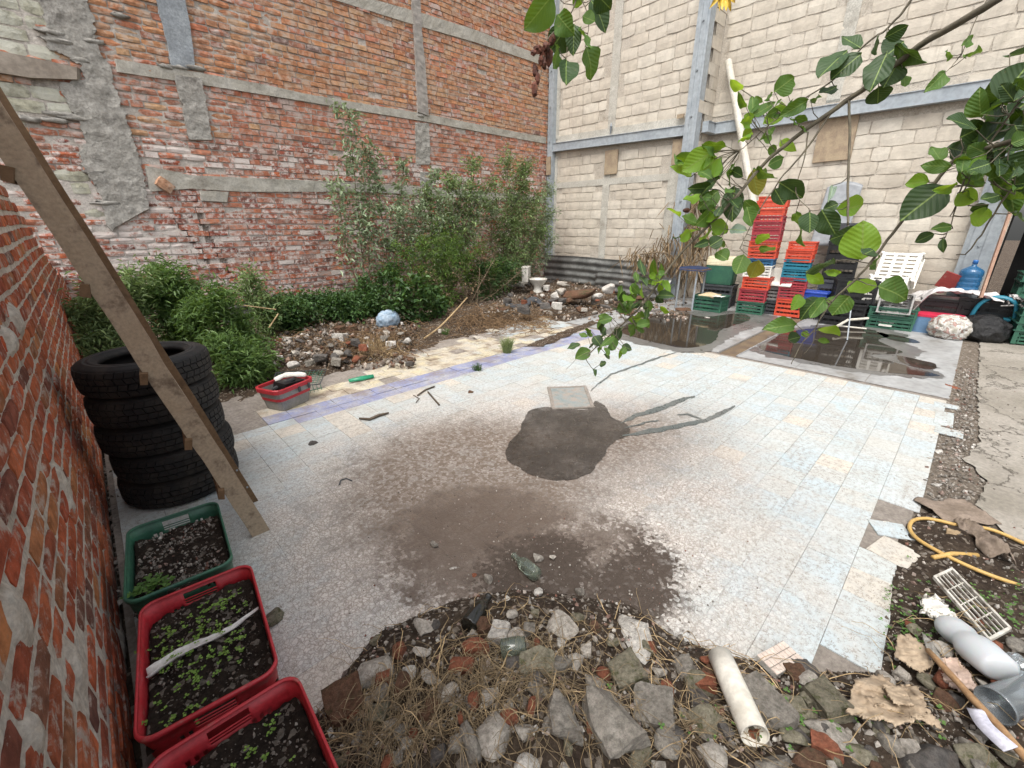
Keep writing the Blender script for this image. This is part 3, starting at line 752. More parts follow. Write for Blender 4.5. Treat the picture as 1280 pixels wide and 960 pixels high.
# the wet patch and the trickles that feed it
sheet('wet_patch', wpoly((630, 575), (636, 555), (648, 540), (657, 522), (663, 513), (684, 509), (700, 512), (735, 512), (744, 502), (757, 509), (766, 523), (778, 528), (786, 534), (783, 545), (768, 553), (756, 566), (748, 580), (735, 593), (712, 601), (690, 600), (665, 592), (648, 584)), .0045, M_wet, jag=.012)
for k, pth in enumerate([[(776, 530), (795, 520), (822, 512), (846, 503), (868, 496)], [(778, 545), (810, 540), (845, 534), (880, 526), (905, 516), (918, 508)], [(738, 490), (748, 480), (765, 468), (790, 459), (815, 450), (845, 441)], [(845, 519), (860, 518), (876, 524)], [(780, 536), (800, 530), (822, 526)]]):
    w = [2.8, 2.6, 1.0, 1.1, 1.0][k]; up_ = [(x, y-w*(1 if 0 < i < len(pth)-1 else .4)) for i, (x, y) in enumerate(pth)]; dn = [(x, y+w*(1 if 0 < i < len(pth)-1 else .4)) for i, (x, y) in enumerate(pth)][::-1]
    sheet('wet_trickle', wpoly(*(up_+dn)), .0045+.0003*(k+1), M_trk, jag=.010)
sheet('dirt_strip', wpoly((655, 434), (690, 420), (740, 401), (748, 404), (716, 418), (680, 434)), .009, M_soil2, jag=.02)
# drain basin
dr = [fl(686, 486), fl(731, 484), fl(741, 510), fl(692, 512)]; c = sum(dr, Vector())/4
drain = empty('floor_drain', (c.x, c.y, 0), 'shallow square drain frame with wet teal tile beside the dark wet patch', 'drain')
m = MB()
for i in range(4):
    a, b = dr[i], dr[(i+1) % 4]; d = b-a; m.box((a+b)/2+Vector((0, 0, .006)), (d.length+.03, .03, .016), (0, 0, math.atan2(d.y, d.x)), jit=.003)
m.build('frame', M_bed, drain)
m = MB(); m.grid(8, 8, lambda s, t: (dr[0].lerp(dr[1], s)).lerp(dr[3].lerp(dr[2], s), t)+Vector((0, 0, .0095+fbm(s*3, t*3)*.001)))
m.build('plate', surf('drain_tile', '#838c8b', '#9b9086', 12, .4, .3, .002, dirt=('#6f7c7b', .4, 14)), drain)

# concrete ground at the right
n = N('old_concrete'); big = n.noise(1.3, 6, .65)
col = n.mix(n.step(big, .35, .65), L('#857f74'), L('#9a948a')); col = n.mix(n.step(n.noise(3.3, 7, .75), .55, .72, 0, .7), col, L('#837c70'))
wv = n.new('ShaderNodeVectorMath', operation='ADD'); n.set(wv.inputs[0], n.pos()); n.set(wv.inputs[1], n.noise(2.5, 6, .7, col=True))
ed = n.vor(1.1, 'DISTANCE_TO_EDGE', vec=wv.outputs[0]); ck = n.step(ed, .0, .022, 1, 0)
col = n.mix(n.math('MULTIPLY', ck, .8), col, L('#5a544b')); col = n.mul(col, n.step(n.noise(35, 5, .7), .3, .7, .82, 1.1))
n.bump(n.math('ADD', n.math('MULTIPLY', ck, -2), n.noise(22, 9, .75)), .6, .012); M_oc = n.fin(col, .88, 0, .25)
CP = [(12, -.30), (8, -.33), (6, -.34), (5.2, -.36), (4.6, -.38), (4.2, -.30), (3.9, -.42), (3.5, -.36), (3.15, -.55), (2.9, -.9), (2.6, -1.6), (2.4, -4), (14, -4)]
sheet('concrete_ground', CP, .004, M_oc, jag=.012)
bm = MB(); 
# rubbly joint between the tiled floor and the concrete
g = MB().grid(160, 12, lambda s, t: Vector((2.7+s*7, -.48+t*.36, -.012+fbm(s*60, t*4, 2)*.016)))
tag(g.build('joint_strip', soil_mat('joint_dirt', '#6b6156', '#80766a', '#a59c90'), None, True), kind='structure')
# ------------------------------------------------------------------ plain materials for things
def plastic(name, c, c2=None, rough=.45, dirt=.3, spec=.5, sc=9):
    return surf(name, c, c2 or c, sc, rough, .12, .002, dirt=('#8a7f73', dirt, sc*1.7), spec=spec, obj=True)
M_red = plastic('plastic_red', '#a8262e', '#b23038', .5, .30)
M_green = plastic('plastic_green', '#2f5a4a', '#37664f', .5, .25)
M_orange = plastic('plastic_orange', '#c4472f', '#cd5238', .5, .22)
M_crim = plastic('plastic_crimson', '#98303a', '#a23a40', .55, .28)
M_blue = plastic('plastic_blue', '#2c5f86', '#33688f', .5, .15)
M_teal = plastic('plastic_teal', '#1f6f86', '#27788c', .5, .1)
M_white = plastic('plastic_white', '#d6d3c9', '#dedbd2', .5, .12)
M_grey = plastic('plastic_grey', '#8c8a86', '#7f7d79', .55, .2)
M_dgrey = plastic('plastic_dark_grey', '#45474a', '#3c3e41', .55, .2)
M_black = plastic('black_plastic', '#151516', '#1c1c1d', .5, .08)
M_paper = surf('paper', '#cfccc6', '#dad8d3', 8, .8, .3, .003)
M_cream = plastic('plastic_cream', '#cfc6a4', '#d6cdb0', .5, .1)
M_woodf = surf('ladder_wood', '#9c8b75', '#ab9b85', 9, .85, .5, .004, dirt=('#6a5a4b', .42, 9))
M_woodd = surf('ladder_wood_dark', '#735c44', '#6a533c', 6, .85, .5, .004, dirt=('#4a3a2b', .35, 9))
M_pvc = surf('pvc', '#d3cfc4', '#c9c3b4', 4, .5, .15, .002, dirt=('#a3937b', .28, 7))
M_rub = N('tyre_rubber'); c = M_rub.mix(M_rub.step(M_rub.noise(7, 5, .7), .4, .7, 0, .6), L('#1f1f20'), L('#423d37')); M_rub.bump(M_rub.noise(60, 6, .7), .25, .003); M_rub = M_rub.fin(c, .72, 0, .35)

# ------------------------------------------------------------------ stack of tyres
def make_tyre():
    R, r, w = .312, .195, .176
    p = [(r, -.055), (r+.006, -.075), (r+.03, -.086), (R-.05, -.088), (R-.022, -.080), (R-.012, -.066), (R-.012, .066), (R-.022, .080), (R-.05, .088), (R-.051, .0895), (R-.060, .0895), (R-.061, .088), (r+.045, .088), (r+.044, .090), (r+.03, .090), (r+.029, .086), (r+.006, .075), (r, .055), (r+.012, .045), (r+.06, .03), (R-.03, 0), (r+.06, -.03), (r+.012, -.045), (r, -.055)]
    root = link('car_tyre', MB().lathe(p, 56).mesh(M_rub, True, 'car_tyre'))
    t = MB(); bands = [(-.066, -.038), (-.032, -.003), (.003, .032), (.038, .066)]
    for bi, (a, b) in enumerate(bands):
        nn = 44
        for k in range(nn):
            a0 = 2*PI*(k+.06)/nn; a1 = 2*PI*(k+.94)/nn; sk = .03*(1 if bi % 2 else -1)
            vs = []
            for rr in (R-.013, R):
                for (an, z) in ((a0, a), (a1, a), (a1+sk, b), (a0+sk, b)):
                    r2 = rr-(.006 if (bi in (0, 3) and ((bi == 0 and z == a) or (bi == 3 and z == b))) else 0)
                    vs.append((r2*math.cos(an), r2*math.sin(an), z))
            t.add(vs, [(4, 5, 6, 7), (0, 1, 5, 4), (1, 2, 6, 5), (2, 3, 7, 6), (3, 0, 4, 7)])
    link('tread', t.mesh(M_rub, False, 'tread'), root); return root
tyre = make_tyre()
tl = ['bottom tyre of the stack, resting on the ground behind the green crate', 'second tyre from the ground in the black stack behind the ladder', 'middle tyre of the black stack behind the leaning ladder', 'second tyre from the top in the black stack behind the ladder', 'top tyre of the stack, its open ring in view beside the brick wall']
for i in range(5):
    t = tyre if i == 0 else copy_tree(tyre)
    t.location = (.115-.008*i+random.uniform(-.012, .012), 3.24-.008*i+random.uniform(-.012, .012), .09+.181*i)
    t.rotation_euler = (random.uniform(-.012, .02), random.uniform(-.015, .015), i*1.3)
    tag(t, tl[i], 'tyre', 'tyres stacked by the left wall')

# ------------------------------------------------------------------ ladder leaning on the near wall
lad = empty('wooden_ladder', (.3, 2.5, 0), 'worn wooden ladder of two boards leaning on the left wall in front of the tyres', 'ladder')
def rail(x0, y0, slope, w, t, H, mat):
    def fn(m):
        n = 26
        for face in range(1):
            vs = []
            for i in range(n+1):
                z = H*i/n; x = x0-slope*z; b = fbm(z*2, y0, 3)*.006
                for dx, dy in ((-w/2, -t/2), (w/2, -t/2), (w/2, t/2), (-w/2, t/2)):
                    vs.append((x+dx+b+fbm(z*9+dx*50, dy*50, 1)*.0025, y0+dy+fbm(z*1.3, 5, 2)*.004, z))
            fs = [(i*4+k, i*4+(k+1) % 4, (i+1)*4+(k+1) % 4, (i+1)*4+k) for i in range(n) for k in range(4)]+[(3, 2, 1, 0), tuple(n*4+k for k in range(4))]
            m.add(vs, fs)
        return m
    return fn(MB()).build('rail', mat, lad)
rail(.318, 2.36, .222, .086, .032, 2.70, M_woodf); rail(.358, 2.70, .225, .070, .028, 2.75, M_woodd)
for k, (px, py) in enumerate([(10, 222), (105, 362), (180, 468), (232, 548), (268, 610)]):
    z = max(.15, ony(px, py, 2.42).z); x = .318-.222*z-.055
    a = Vector((x, 2.33, z)); b = Vector((x+.045, 2.73, z+.01)); c = (a+b)/2
    MB().box(c, (.028, .43, .05), (0, .22, -.1), jit=.003).build('rung', M_woodd, lad)
for (z, y) in ((.12, 2.68), (.25, 2.68)):
    MB().lathe([(0, .004), (.006, .003), (.006, 0)], 8, (.38-.215*z, y, z), Euler((PI/2, 0, 0)).to_matrix()).build('nail', M_steeld, lad)

# ------------------------------------------------------------------ planting crates
def rrect(w, l, r, n=5, m=10):
    P = []
    for cx, cy, a0 in ((w/2-r, -l/2+r, -PI/2), (w/2-r, l/2-r, 0), (-w/2+r, l/2-r, PI/2), (-w/2+r, -l/2+r, PI)):
        for i in range(n+1): a = a0+PI/2*i/n; P.append((cx+r*math.cos(a), cy+r*math.sin(a)))
    Q = []
    for i in range(len(P)):
        a, b = P[i], P[(i+1) % len(P)]; d = math.hypot(a[0]-b[0], a[1]-b[1])
        k = max(1, round(d/.011)) if d > .05 else 1
        for j in range(k): Q.append((a[0]+(b[0]-a[0])*j/k, a[1]+(b[1]-a[1])*j/k))
    return Q
def plant_crate(loc, rz, w, l, h, mat, label, soil, tilt=(0, 0)):
    root = empty('planting_crate', loc, label, 'crate', 'crates of soil along the left wall', rz=rz); root.rotation_euler = (tilt[0], tilt[1], rz)
    base = rrect(w, l, .05); n = len(base)
    lv = [(0, .88), (.04, .885), (.3*h, .91), (.55*h, .935), (.66*h, .945), (.74*h, .952), (.80*h, .958), (.93*h, .97), (.94*h, 1.0), (h-.004, 1.005), (h, 1.0), (h, .978), (h-.004, .970)]
    vs = [(x*s, y*s, z) for z, s in lv for x, y in base]; fs = []
    for i in range(len(lv)-1):
        for j in range(n):
            x, y = base[j]; j2 = (j+1) % n; x2, y2 = base[j2]; mx, my = (x+x2)/2, (y+y2)/2
            if i in (5, 6) and abs(my) > l/2-.01 and abs(mx) < .055: continue         # hand hold
            if i in (4,) and abs(my) > l/2-.01 and .06 < abs(mx) < w/2-.07 and j % 2: continue   # vent slits
            if i in (2, 3) and abs(mx) > w/2-.01 and j % 3 == 0: continue
            fs.append((i*n+j, i*n+j2, (i+1)*n+j2, (i+1)*n+j))
    me = MB().add(vs, fs).mesh(mat, True, 'basket'); o = link('basket', me, root); s = o.modifiers.new('s', 'SOLIDIFY'); s.thickness = .003; s.offset = 0
    mm = MB(); mm.add([(x*.885, y*.885, .006) for x, y in base], [tuple(range(n))]); link('base', mm.mesh(mat, name='base'), root)
    for sy in (-1, 1):      # grid in the hand hold
        g = MB()
        for dz in (0, .012, .024): g.box((0, sy*(l/2*.955), .742*h+dz-.002), (.11, .004, .003))
        link('hand_hold', g.mesh(mat, name='hand_hold'), root)
    zt = h-.062
    g = MB(); sc = .94
    def sf(s, t):
        x = (s-.5)*w*sc; y = (t-.5)*l*sc; e = min(s, 1-s, t, 1-t)
        return (x, y, zt+fbm(x*8+loc[0]*9, y*8+loc[1]*3, 1)*.022+fbm(x*40, y*40, 4)*.010-(.02 if e < .02 else 0))
    g.grid(46, 70, sf); o = link('soil', g.mesh(soil, True, 'soil'), root); o['kind'] = 'stuff'
    return root, zt
def pebbles(m, n, fn, smin, smax, pw=2.2):
    for _ in range(n):
        p = fn(); 
        if p is None: continue
        s = smin+(smax-smin)*random.random()**pw
        R = Euler((random.uniform(0, 6), random.uniform(0, 6), random.uniform(0, 6))).to_matrix(); f = [random.uniform(.6, 1.2) for _ in range(3)]
        vs = [R @ Vector((a*s*f[0]*random.uniform(.7, 1.1), b*s*f[1]*random.uniform(.7, 1.1), c*s*f[2]*.7)) + Vector(p) for a, b, c in ((1, 0, 0), (.3, .9, 0), (-.8, .6, 0), (-.8, -.6, 0), (.3, -.9, 0), (0, 0, 1), (0, 0, -1))]
        m.add(vs, [(0, 1, 5), (1, 2, 5), (2, 3, 5), (3, 4, 5), (4, 0, 5), (1, 0, 6), (2, 1, 6), (3, 2, 6), (4, 3, 6), (0, 4, 6)])
def chip_mat(name, *cs):
    n = N(name); col = n.ramp(n.rand(), S(*cs)); col = n.mul(col, n.step(n.noise(50, 5, .7), .3, .7, .7, 1.15)); n.bump(n.noise(80, 6, .7), .5, .004); return n.fin(col, .9, 0, .2)
M_chip = chip_mat('rubble_chips', '#8d877e', '#6c655c', '#a19a90', '#564d45', '#b5aea4', '#7a5548', '#8f8a82', '#4b433c', '#c4bfb6', '#6f685f')
M_chipd = chip_mat('dark_chips', '#4a4139', '#6a6158', '#3a322c', '#857d73', '#564b42', '#a09a90', '#453c35')
def leaf_mat(name, c1, c2, trans=.35, rough=.5, rnd=.3):
    n = N(name); r = n.rand(); col = n.mix(r, L(c1), L(c2)); col = n.mul(col, n.math('MULTIPLY_ADD', r, rnd, 1-rnd/2))
    n.fin(col, rough, 0, .4); t = n.new('ShaderNodeBsdfTranslucent'); n.set(t.inputs[0], n.mix(.5, col, L('#7f9a20')))
    mx = n.new('ShaderNodeMixShader'); mx.inputs[0].default_value = trans
    n.t.links.new(n.b.outputs[0], mx.inputs[1]); n.t.links.new(t.outputs[0], mx.inputs[2]); n.t.links.new(mx.outputs[0], n.out.inputs[0]); return n.m
M_seed = leaf_mat('seedling_green', '#6f9440', '#86a84e', .3)
M_herb = leaf_mat('herb_green', '#4d7236', '#5f8240', .3)
def seedlings(m, c, n, sz):
    for _ in range(n):
        a = random.uniform(0, 2*PI); h = random.uniform(.006, .025)
        p = Vector(c)+Vector((random.gauss(0, .022), random.gauss(0, .022), h))
        for k in range(random.choice((2, 3, 4))):
            a2 = a+k*PI*2/3+random.uniform(-.3, .3); d = Vector((math.cos(a2), math.sin(a2), random.uniform(.0, .35)))*sz*random.uniform(.7, 1.2); s = Vector((-d.y, d.x, 0))*.42
            m.add([p, p+d*.55-s, p+d, p+d*.55+s], [(0, 1, 2, 3)])
crates = [((-.03, 1.535, 0), -.10, .365, .59, .255, M_red, 'red crate of soil and sprouts crossed by a pale strip, nearest the green crate'),
          ((-.045, .905, 0.0), -.03, .385, .56, .255, M_red, 'red soil crate in the lower left corner, cut by the frame, nearest the camera'),
          ((-.025, 2.155, 0), -.08, .36, .555, .255, M_green, 'dark green plastic crate filled with stony soil beside the ladder foot')]
M_soilc = soil_mat('crate_soil', '#2f2823', '#40372f', '#8f877c')
for ci, (loc, rz, w, l, h, mt, lab) in enumerate(crates):
    r, zt = plant_crate(loc, rz, w, l, h, mt, lab, M_soilc)
    m = MB(); pebbles(m, 900, lambda: (random.uniform(-.45, .45)*w*.92, random.uniform(-.46, .46)*l*.92, zt+random.uniform(-.002, .008)), .0022, .009 if ci != 2 else .012, 3)
    o = link('pebbles', m.mesh(M_chipd if ci < 2 else M_chip, name='pebbles'), r); o['kind'] = 'stuff'
    m = MB()
    if ci == 0:
        for (x, y, k) in [(-.08, .15, 9), (.02, .17, 10), (.08, .18, 8), (-.11, .05, 12), (-.03, .06, 14), (.03, .04, 8), (-.1, -.01, 10), (.1, .21, 6), (.06, .0, 8), (-.14, .1, 6), (-.06, -.11, 12), (.02, -.05, 8), (.07, -.09, 6), (.1, -.04, 6), (-.12, -.22, 8), (-.06, -.25, 6), (-.13, -.15, 5), (.0, -.15, 5), (.1, .1, 6), (.0, .12, 6)]: seedlings(m, (x, y, zt+.004), int(k*1.2), .0105)
    elif ci == 1:
        for (x, y, k) in [(-.02, .1, 10), (.03, .14, 8), (.08, .2, 5), (-.08, .02, 7), (.1, .0, 6), (.02, -.1, 9), (-.1, .15, 4)]: seedlings(m, (x, y, zt+.006), k, .0105)
    else:
        for (x, y, k) in [(-.13, -.19, 22), (-.1, -.15, 14), (-.07, -.2, 10)]: seedlings(m, (x, y, zt+.02), k, .018)
    o = link('seedlings', m.mesh(M_seed if ci < 2 else M_herb, name='seedlings'), r); o['kind'] = 'stuff'
# the pale strip across the first red crate
st = MB().grid(30, 5, lambda s, t: (-.165+.335*s, -.02+.075*s+(t-.5)*(.012+.024*(1-s))+.012*math.sin(s*7), .200+.03*abs(t-.5)*2*(1-.7*s)+fbm(s*9, t*2, 1)*.006))
o = st.mesh(M_paper, True, 'strip'); s_ = link('paper_strip', o, None, (-.03, 1.535, 0), (0, 0, -.10)); s_.modifiers.new('s', 'SOLIDIFY').thickness = .0015
tag(s_, 'crumpled pale strip lying across the soil of the middle red crate', 'strip')

# ------------------------------------------------------------------ stones
def stone_mesh(kind, seed, mat):
    rnd = random.Random(seed); bm = bmesh.new()
    if kind == 'block':
        bmesh.ops.create_cube(bm, size=1.75); bmesh.ops.subdivide_edges(bm, edges=bm.edges, cuts=4, use_grid_fill=True)
        ncut = rnd.choice((3, 4, 5))
    elif kind == 'flat':
        bmesh.ops.create_icosphere(bm, subdivisions=3, radius=1.15); ncut = 9
    else:
        bmesh.ops.create_icosphere(bm, subdivisions=3, radius=1.1); ncut = 7
    for _ in range(ncut):
        nrm = Vector((rnd.gauss(0, 1), rnd.gauss(0, 1), rnd.gauss(0, .7))).normalized(); d = rnd.uniform(.45, .8) if kind != 'block' else rnd.uniform(.7, 1.0)
        for v in bm.verts:
            e = v.co.dot(nrm)-d
            if e > 0: v.co -= nrm*e*.97
    o = Vector((seed*1.7, seed*.3, 0))
    for v in bm.verts:
        if kind == 'flat': v.co.z = max(-.8, min(.8, v.co.z*1.3))
        f = mnoise.fractal(v.co*1.3+o, .9, 2.1, 3)*.09+mnoise.fractal(v.co*4.5+o, .8, 2.1, 3)*.055; v.co += v.co.normalized()*f
    me = bpy.data.meshes.new('stone'); bm.to_mesh(me); bm.free(); me.materials.append(mat)
    me.polygons.foreach_set('use_smooth', [kind != 'block']*len(me.polygons))
    return me
def rock_mat(name, a, b, moss=None, sp=None):
    n = N(name); tc = n.new('ShaderNodeTexCoord').outputs['Object']; nz = n.noise(2.2, 7, .72, tc)
    col = n.mix(n.step(nz, .35, .65), L(a), L(b))
    if moss: col = n.mix(n.step(n.noise(1.3, 6, .75, tc), .5, .62, 0, .85), col, L(moss))
    col = n.mix(n.step(n.noise(1.1, 7, .8, tc), .45, .65, 0, .5), col, L('#594c41'))        # earth clinging to it
    col = n.mix(n.step(n.noise(9, 5, .75, tc), .6, .72, 0, .6), col, L(sp or '#4a433c'))
    col = n.mul(col, n.step(n.noise(60, 6, .8), .3, .7, .55, 1.25)); col = n.mul(col, n.math('MULTIPLY_ADD', n.new('ShaderNodeObjectInfo').outputs['Random'], .3, .85))
    n.bump(n.noise(42, 9, .8), 1.0, .016); return n.fin(col, .93, 0, .2)
M_r = {'pale': rock_mat('stone_pale', '#a39c91', '#c6bfb4', None, '#6c6459'), 'grey': rock_mat('stone_grey', '#7a756c', '#a09a90'), 'dark': rock_mat('stone_dark', '#55524f', '#686460'),
       'moss': rock_mat('stone_mossy', '#716d5c', '#908a78', '#4a5026'), 'brick': rock_mat('brick_rubble', '#7d4c3a', '#935c45', None, '#5a3d33'), 'brown': rock_mat('brick_brown', '#5f4636', '#705443', '#4c4a30'), 'white': rock_mat('stone_white', '#c2bdb4', '#d0ccc4', None, '#8a8379')}
SM = {}; LAST = [None, None, None]
def stone(px, py, wpx, hpx, mt, kind, label, group=None, z=None, name='rubble_stone', rz=None, up=.55, cat='stone', flat=None):
    """a stone whose middle shows at (px, py), about wpx by hpx pixels big"""
    q = fl(px, py, .06)
    for _ in range(4): q = fl(px, py, max(pile_z(q.x, q.y), 0)+.03)
    if z is not None: q = fl(px, py, z)
    dp = depth(q); w = wpx/FPX*dp*.5; h = hpx/FPX*dp*.5/.85
    key = (mt, kind, random.randrange(5))
    if key not in SM: SM[key] = stone_mesh(kind, hash(key[1])*0+len(SM)*3+1, M_r[mt])
    th = flat if flat else {'block': .75, 'flat': .32, 'lump': .62}[kind]
    if rz is None: rz = random.uniform(-.3, .3)
    hh = (w+h)/2*th
    o = link(name, SM[key], None, q+Vector((0, 0, -.018-.12*min(w, h)*(.5 if px < 1300 and py > 735 else .1))), (random.uniform(-.22, .22), random.uniform(-.22, .22), -YAW+rz), (w, h, hh))
    LAST[:] = [o, mt, kind]
    return tag(o, label, cat, group or ('stones of the rubble heap in front' if label else None))
RS = [
 (433, 878, 52, 50, 'brown', 'block', 'square brown block at the left end of the heap beside the red crate', .5),
 (467, 838, 44, 40, 'pale', 'lump', 'lumpy pale mortar chunk touching the brown block at the heap\'s left end', None),
 (533, 779, 37, 24, 'pale', 'flat', 'smooth pale flat stone at the upper left rim of the heap', None),
 (500, 808, 24, 18, 'brick', 'lump', 'small orange brick bit right under the smooth pale flat stone', None),
 (501, 853, 28, 32, 'brown', 'lump', 'red brown brick lump right of the lumpy pale mortar chunk', None),
 (511, 835, 18, 20, 'white', 'lump', 'small white chip above the red brown brick lump', None),
 (528, 810, 26, 14, 'pale', 'flat', 'thin pale chip below the smooth pale flat stone', None),
 (578, 828, 34, 18, 'brick', 'block', 'orange brick piece above the dry straw', None),
 (592, 806, 36, 24, 'brick', 'lump', 'dark red brick lump below the dark bottle', None),
 (626, 789, 28, 26, 'white', 'block', 'cream coloured lump right of the dark bottle', None),
 (648, 792, 26, 22, 'pale', 'lump', 'pale lump with orange side next to the cream coloured lump', None),
 (605, 781, 20, 22, 'brown', 'block', 'brown brick bit touching the neck end of the dark bottle', None),
 (702, 779, 40, 38, 'pale', 'flat', 'grey angular slab of concrete lying flat on the dark soil, middle of the heap rim', None),
 (670, 828, 50, 36, 'moss', 'block', 'pale topped mossy stone in the middle of the heap', None),
 (795, 792, 42, 58, 'white', 'flat', 'pointed whitish stone at the heap rim, left of the white pipe', .2),
 (783, 836, 44, 42, 'moss', 'block', 'mossy block just below the pointed whitish stone', None),
 (703, 893, 42, 55, 'grey', 'block', 'upright grey slab left of the large concrete block', .1),
 (763, 898, 62, 76, 'grey', 'block', 'large concrete block standing on end in the front of the heap', .45),
 (818, 884, 54, 44, 'grey', 'block', 'grey block right of the large concrete block', -.3),
 (676, 858, 34, 22, 'grey', 'flat', 'thin grey piece between the mossy stone and the upright slab', None),
 (618, 918, 42, 56, 'pale', 'lump', 'pair of rounded grey stones in the straw, the larger', .4),
 (588, 928, 28, 50, 'grey', 'lump', 'narrow rounded grey stone in the straw, left of the larger rounded one', .3),
 (594, 871, 24, 18, 'brick', 'lump', 'dull red brick bit half buried in the straw', None),
 (666, 878, 16, 20, 'brick', 'lump', 'small bright orange brick bit left of the upright grey slab', None),
 (628, 893, 30, 16, 'moss', 'flat', 'yellowish lichen covered chip above the rounded stones', None),
 (655, 952, 44, 22, 'white', 'lump', 'pale stone at the bottom edge of the picture, under the straw', None),
 (889, 900, 60, 62, 'moss', 'lump', 'large mossy stone left of the white pipe', None),
 (957, 882, 48, 60, 'grey', 'block', 'grey slab under the right side of the white pipe', .4),
 (1033, 872, 38, 48, 'moss', 'block', 'mossy block left of the torn cardboard', .1),
 (1042, 915, 66, 34, 'pale', 'flat', 'long grey white stone in front of the torn cardboard', -.5),
 (996, 917, 34, 28, 'moss', 'lump', 'rounded mossy stone at the mouth of the white pipe', None),
 (1036, 931, 38, 24, 'brick', 'block', 'orange brick end below the long grey white stone', -.5),
 (1012, 945, 64, 28, 'brown', 'flat', 'dark red brown slab at the bottom edge right of the white pipe', None),
 (1170, 943, 80, 44, 'dark', 'lump', 'dark grey boulder at the bottom edge, below the torn cardboard', None),
 (1224, 940, 56, 40, 'moss', 'lump', 'mossy stone right of the dark grey boulder', None),
 (892, 943, 42, 36, 'pale', 'lump', 'pale round stone at the bottom edge below the large mossy stone', None),
 (967, 952, 48, 22, 'grey', 'lump', 'grey stone at the bottom edge below the white pipe mouth', None),
 (982, 880, 32, 36, 'moss', 'lump', 'dark mossy stone between the white pipe and the mossy block', None),
 (1161, 846, 40, 20, 'moss', 'flat', 'greenish flat stone above the torn cardboard', None),
 (1180, 875, 32, 32, 'brown', 'flat', 'reddish flat stone right of the torn cardboard', None),
 (875, 848, 42, 34, 'moss', 'lump', 'brown mossy stone at the upper end of the white pipe', None),
 (342, 768, 20, 28, 'moss', 'lump', 'small mossy stone against the right side of the middle red crate', None),
 (655, 910, 26, 24, 'pale', 'lump', 'pale stone poking out of the straw', None),
 (745, 850, 26, 24, 'grey', 'lump', 'grey stone above the large concrete block', None),
 (720, 822, 24, 20, 'pale', 'lump', 'pale stone under the grey angular slab', None),
 (840, 925, 40, 32, 'grey', 'lump', 'grey stone below the grey block, left of the pale round stone', None),
 (1080, 938, 40, 28, 'moss', 'lump', 'mossy stone left of the dark grey boulder', None),
 (1118, 925, 30, 24, 'grey', 'lump', 'small grey stone between the long stone and the dark boulder', None),
 (925, 855, 30, 24, 'brown', 'lump', 'brown stone touching the right flank of the white pipe', None),
 (800, 940, 46, 30, 'moss', 'lump', 'mossy stone at the bottom edge right of the large concrete block', None),
 (560, 862, 26, 22, 'pale', 'lump', 'pale stone at the straw\'s upper edge', None),
 (537, 842, 26, 18, 'pale', 'flat', 'pale elongated chip right of the small white chip', -.6),
 (640, 764, 14, 14, 'pale', 'lump', 'small pale stone right behind the dark bottle', None),
 (610, 719, 12, 12, 'grey', 'lump', 'small grey stone alone left of the clear bottle', None),
 (543, 677, 14, 9, 'grey', 'flat', 'small grey stone lying alone on the brown floor far above the heap', None),
 (672, 694, 14, 14, 'pale', 'lump', 'small pale stone beside the clear bottle', None),
 (690, 693, 11, 9, 'pale', 'flat', 'whitish chip right of the clear bottle', None),
 (700, 800, 14, 12, 'white', 'lump', 'white pebble just under the grey angular slab', None),
 (674, 737, 12, 12, 'white', 'lump', 'white pebble on the dark soil above the grey angular slab', None),
 (725, 735, 12, 10, 'grey', 'lump', 'grey pebble alone on the dark soil right of centre', None),
]
for r in RS: stone(*r[:6], r[6], rz=r[7])
# unnamed smaller stones nobody could tell apart
for i in range(150):
    for _ in range(50):
        px, py = random.uniform(420, 1275), random.uniform(755, 958); q = fl(px, py, .05)
        if dist_in(q.x, q.y, PILE) > .02: break
    s = random.uniform(9, 24)*(1 if py > 800 else .7)
    stone(px, py, s*random.uniform(.8, 1.4), s, random.choice(['pale', 'grey', 'grey', 'moss', 'moss', 'brown', 'brick', 'dark']), random.choice(['lump', 'lump', 'block']), None, name='small_stone')
    o_ = LAST[0]; mt_, kd_ = LAST[1:]; wd_ = {'pale': 'pale grey', 'white': 'whitish', 'grey': 'grey', 'moss': 'mossy', 'brown': 'dull brown', 'brick': 'orange brick', 'dark': 'dark grey'}[mt_]; kn_ = {'lump': 'lump', 'block': 'angular block', 'flat': 'flat chip'}[kd_]
    tag(o_, 'small %s %s lying among the bigger stones of the front heap' % (wd_, kn_), 'stone', 'small %s %ss of the front heap' % (wd_, kn_))
for i in range(46):
    px, py = random.choice([(random.gauss(620, 70), random.gauss(722, 18)), (random.gauss(760, 40), random.gauss(745, 14)), (random.gauss(540, 30), random.gauss(745, 18))])
    s = random.uniform(5, 11); stone(px, py, s*random.uniform(.9, 1.5), s, random.choice(['pale', 'grey', 'white', 'brown', 'brick']), random.choice(['lump', 'flat']), None, None, z=.003, name='small_stone')
    o_ = LAST[0]; wd_ = {'pale': 'pale grey', 'white': 'whitish', 'grey': 'grey', 'brown': 'dull brown', 'brick': 'orange brick'}[LAST[1]]; tag(o_, 'tiny %s stone scattered on the dark soil behind the front heap' % wd_, 'stone', 'tiny %s stones behind the front heap' % wd_)
def gp():
    px, py = random.uniform(380, 1300), random.uniform(640, 985); q = fl(px, py)
    if dist_in(q.x, q.y, PILE) <= 0: return None
    return (q.x, q.y, pile_z(q.x, q.y)+.003)
m = MB(); pebbles(m, 7000, gp, .0025, .017, 3.2); tag(m.build('gravel', M_chip), kind='stuff')
def gp2():
    cx, cy, sx, sy = random.choice([(1.3, 1.2, .3, .3), (1.2, 1.0, .35, .22), (1.5, .75, .3, .2), (.95, 1.5, .25, .3), (1.4, .55, .3, .1), (1.9, 1.6, .6, .5)])
    return (random.gauss(cx, sx), random.gauss(cy, sy), .002)
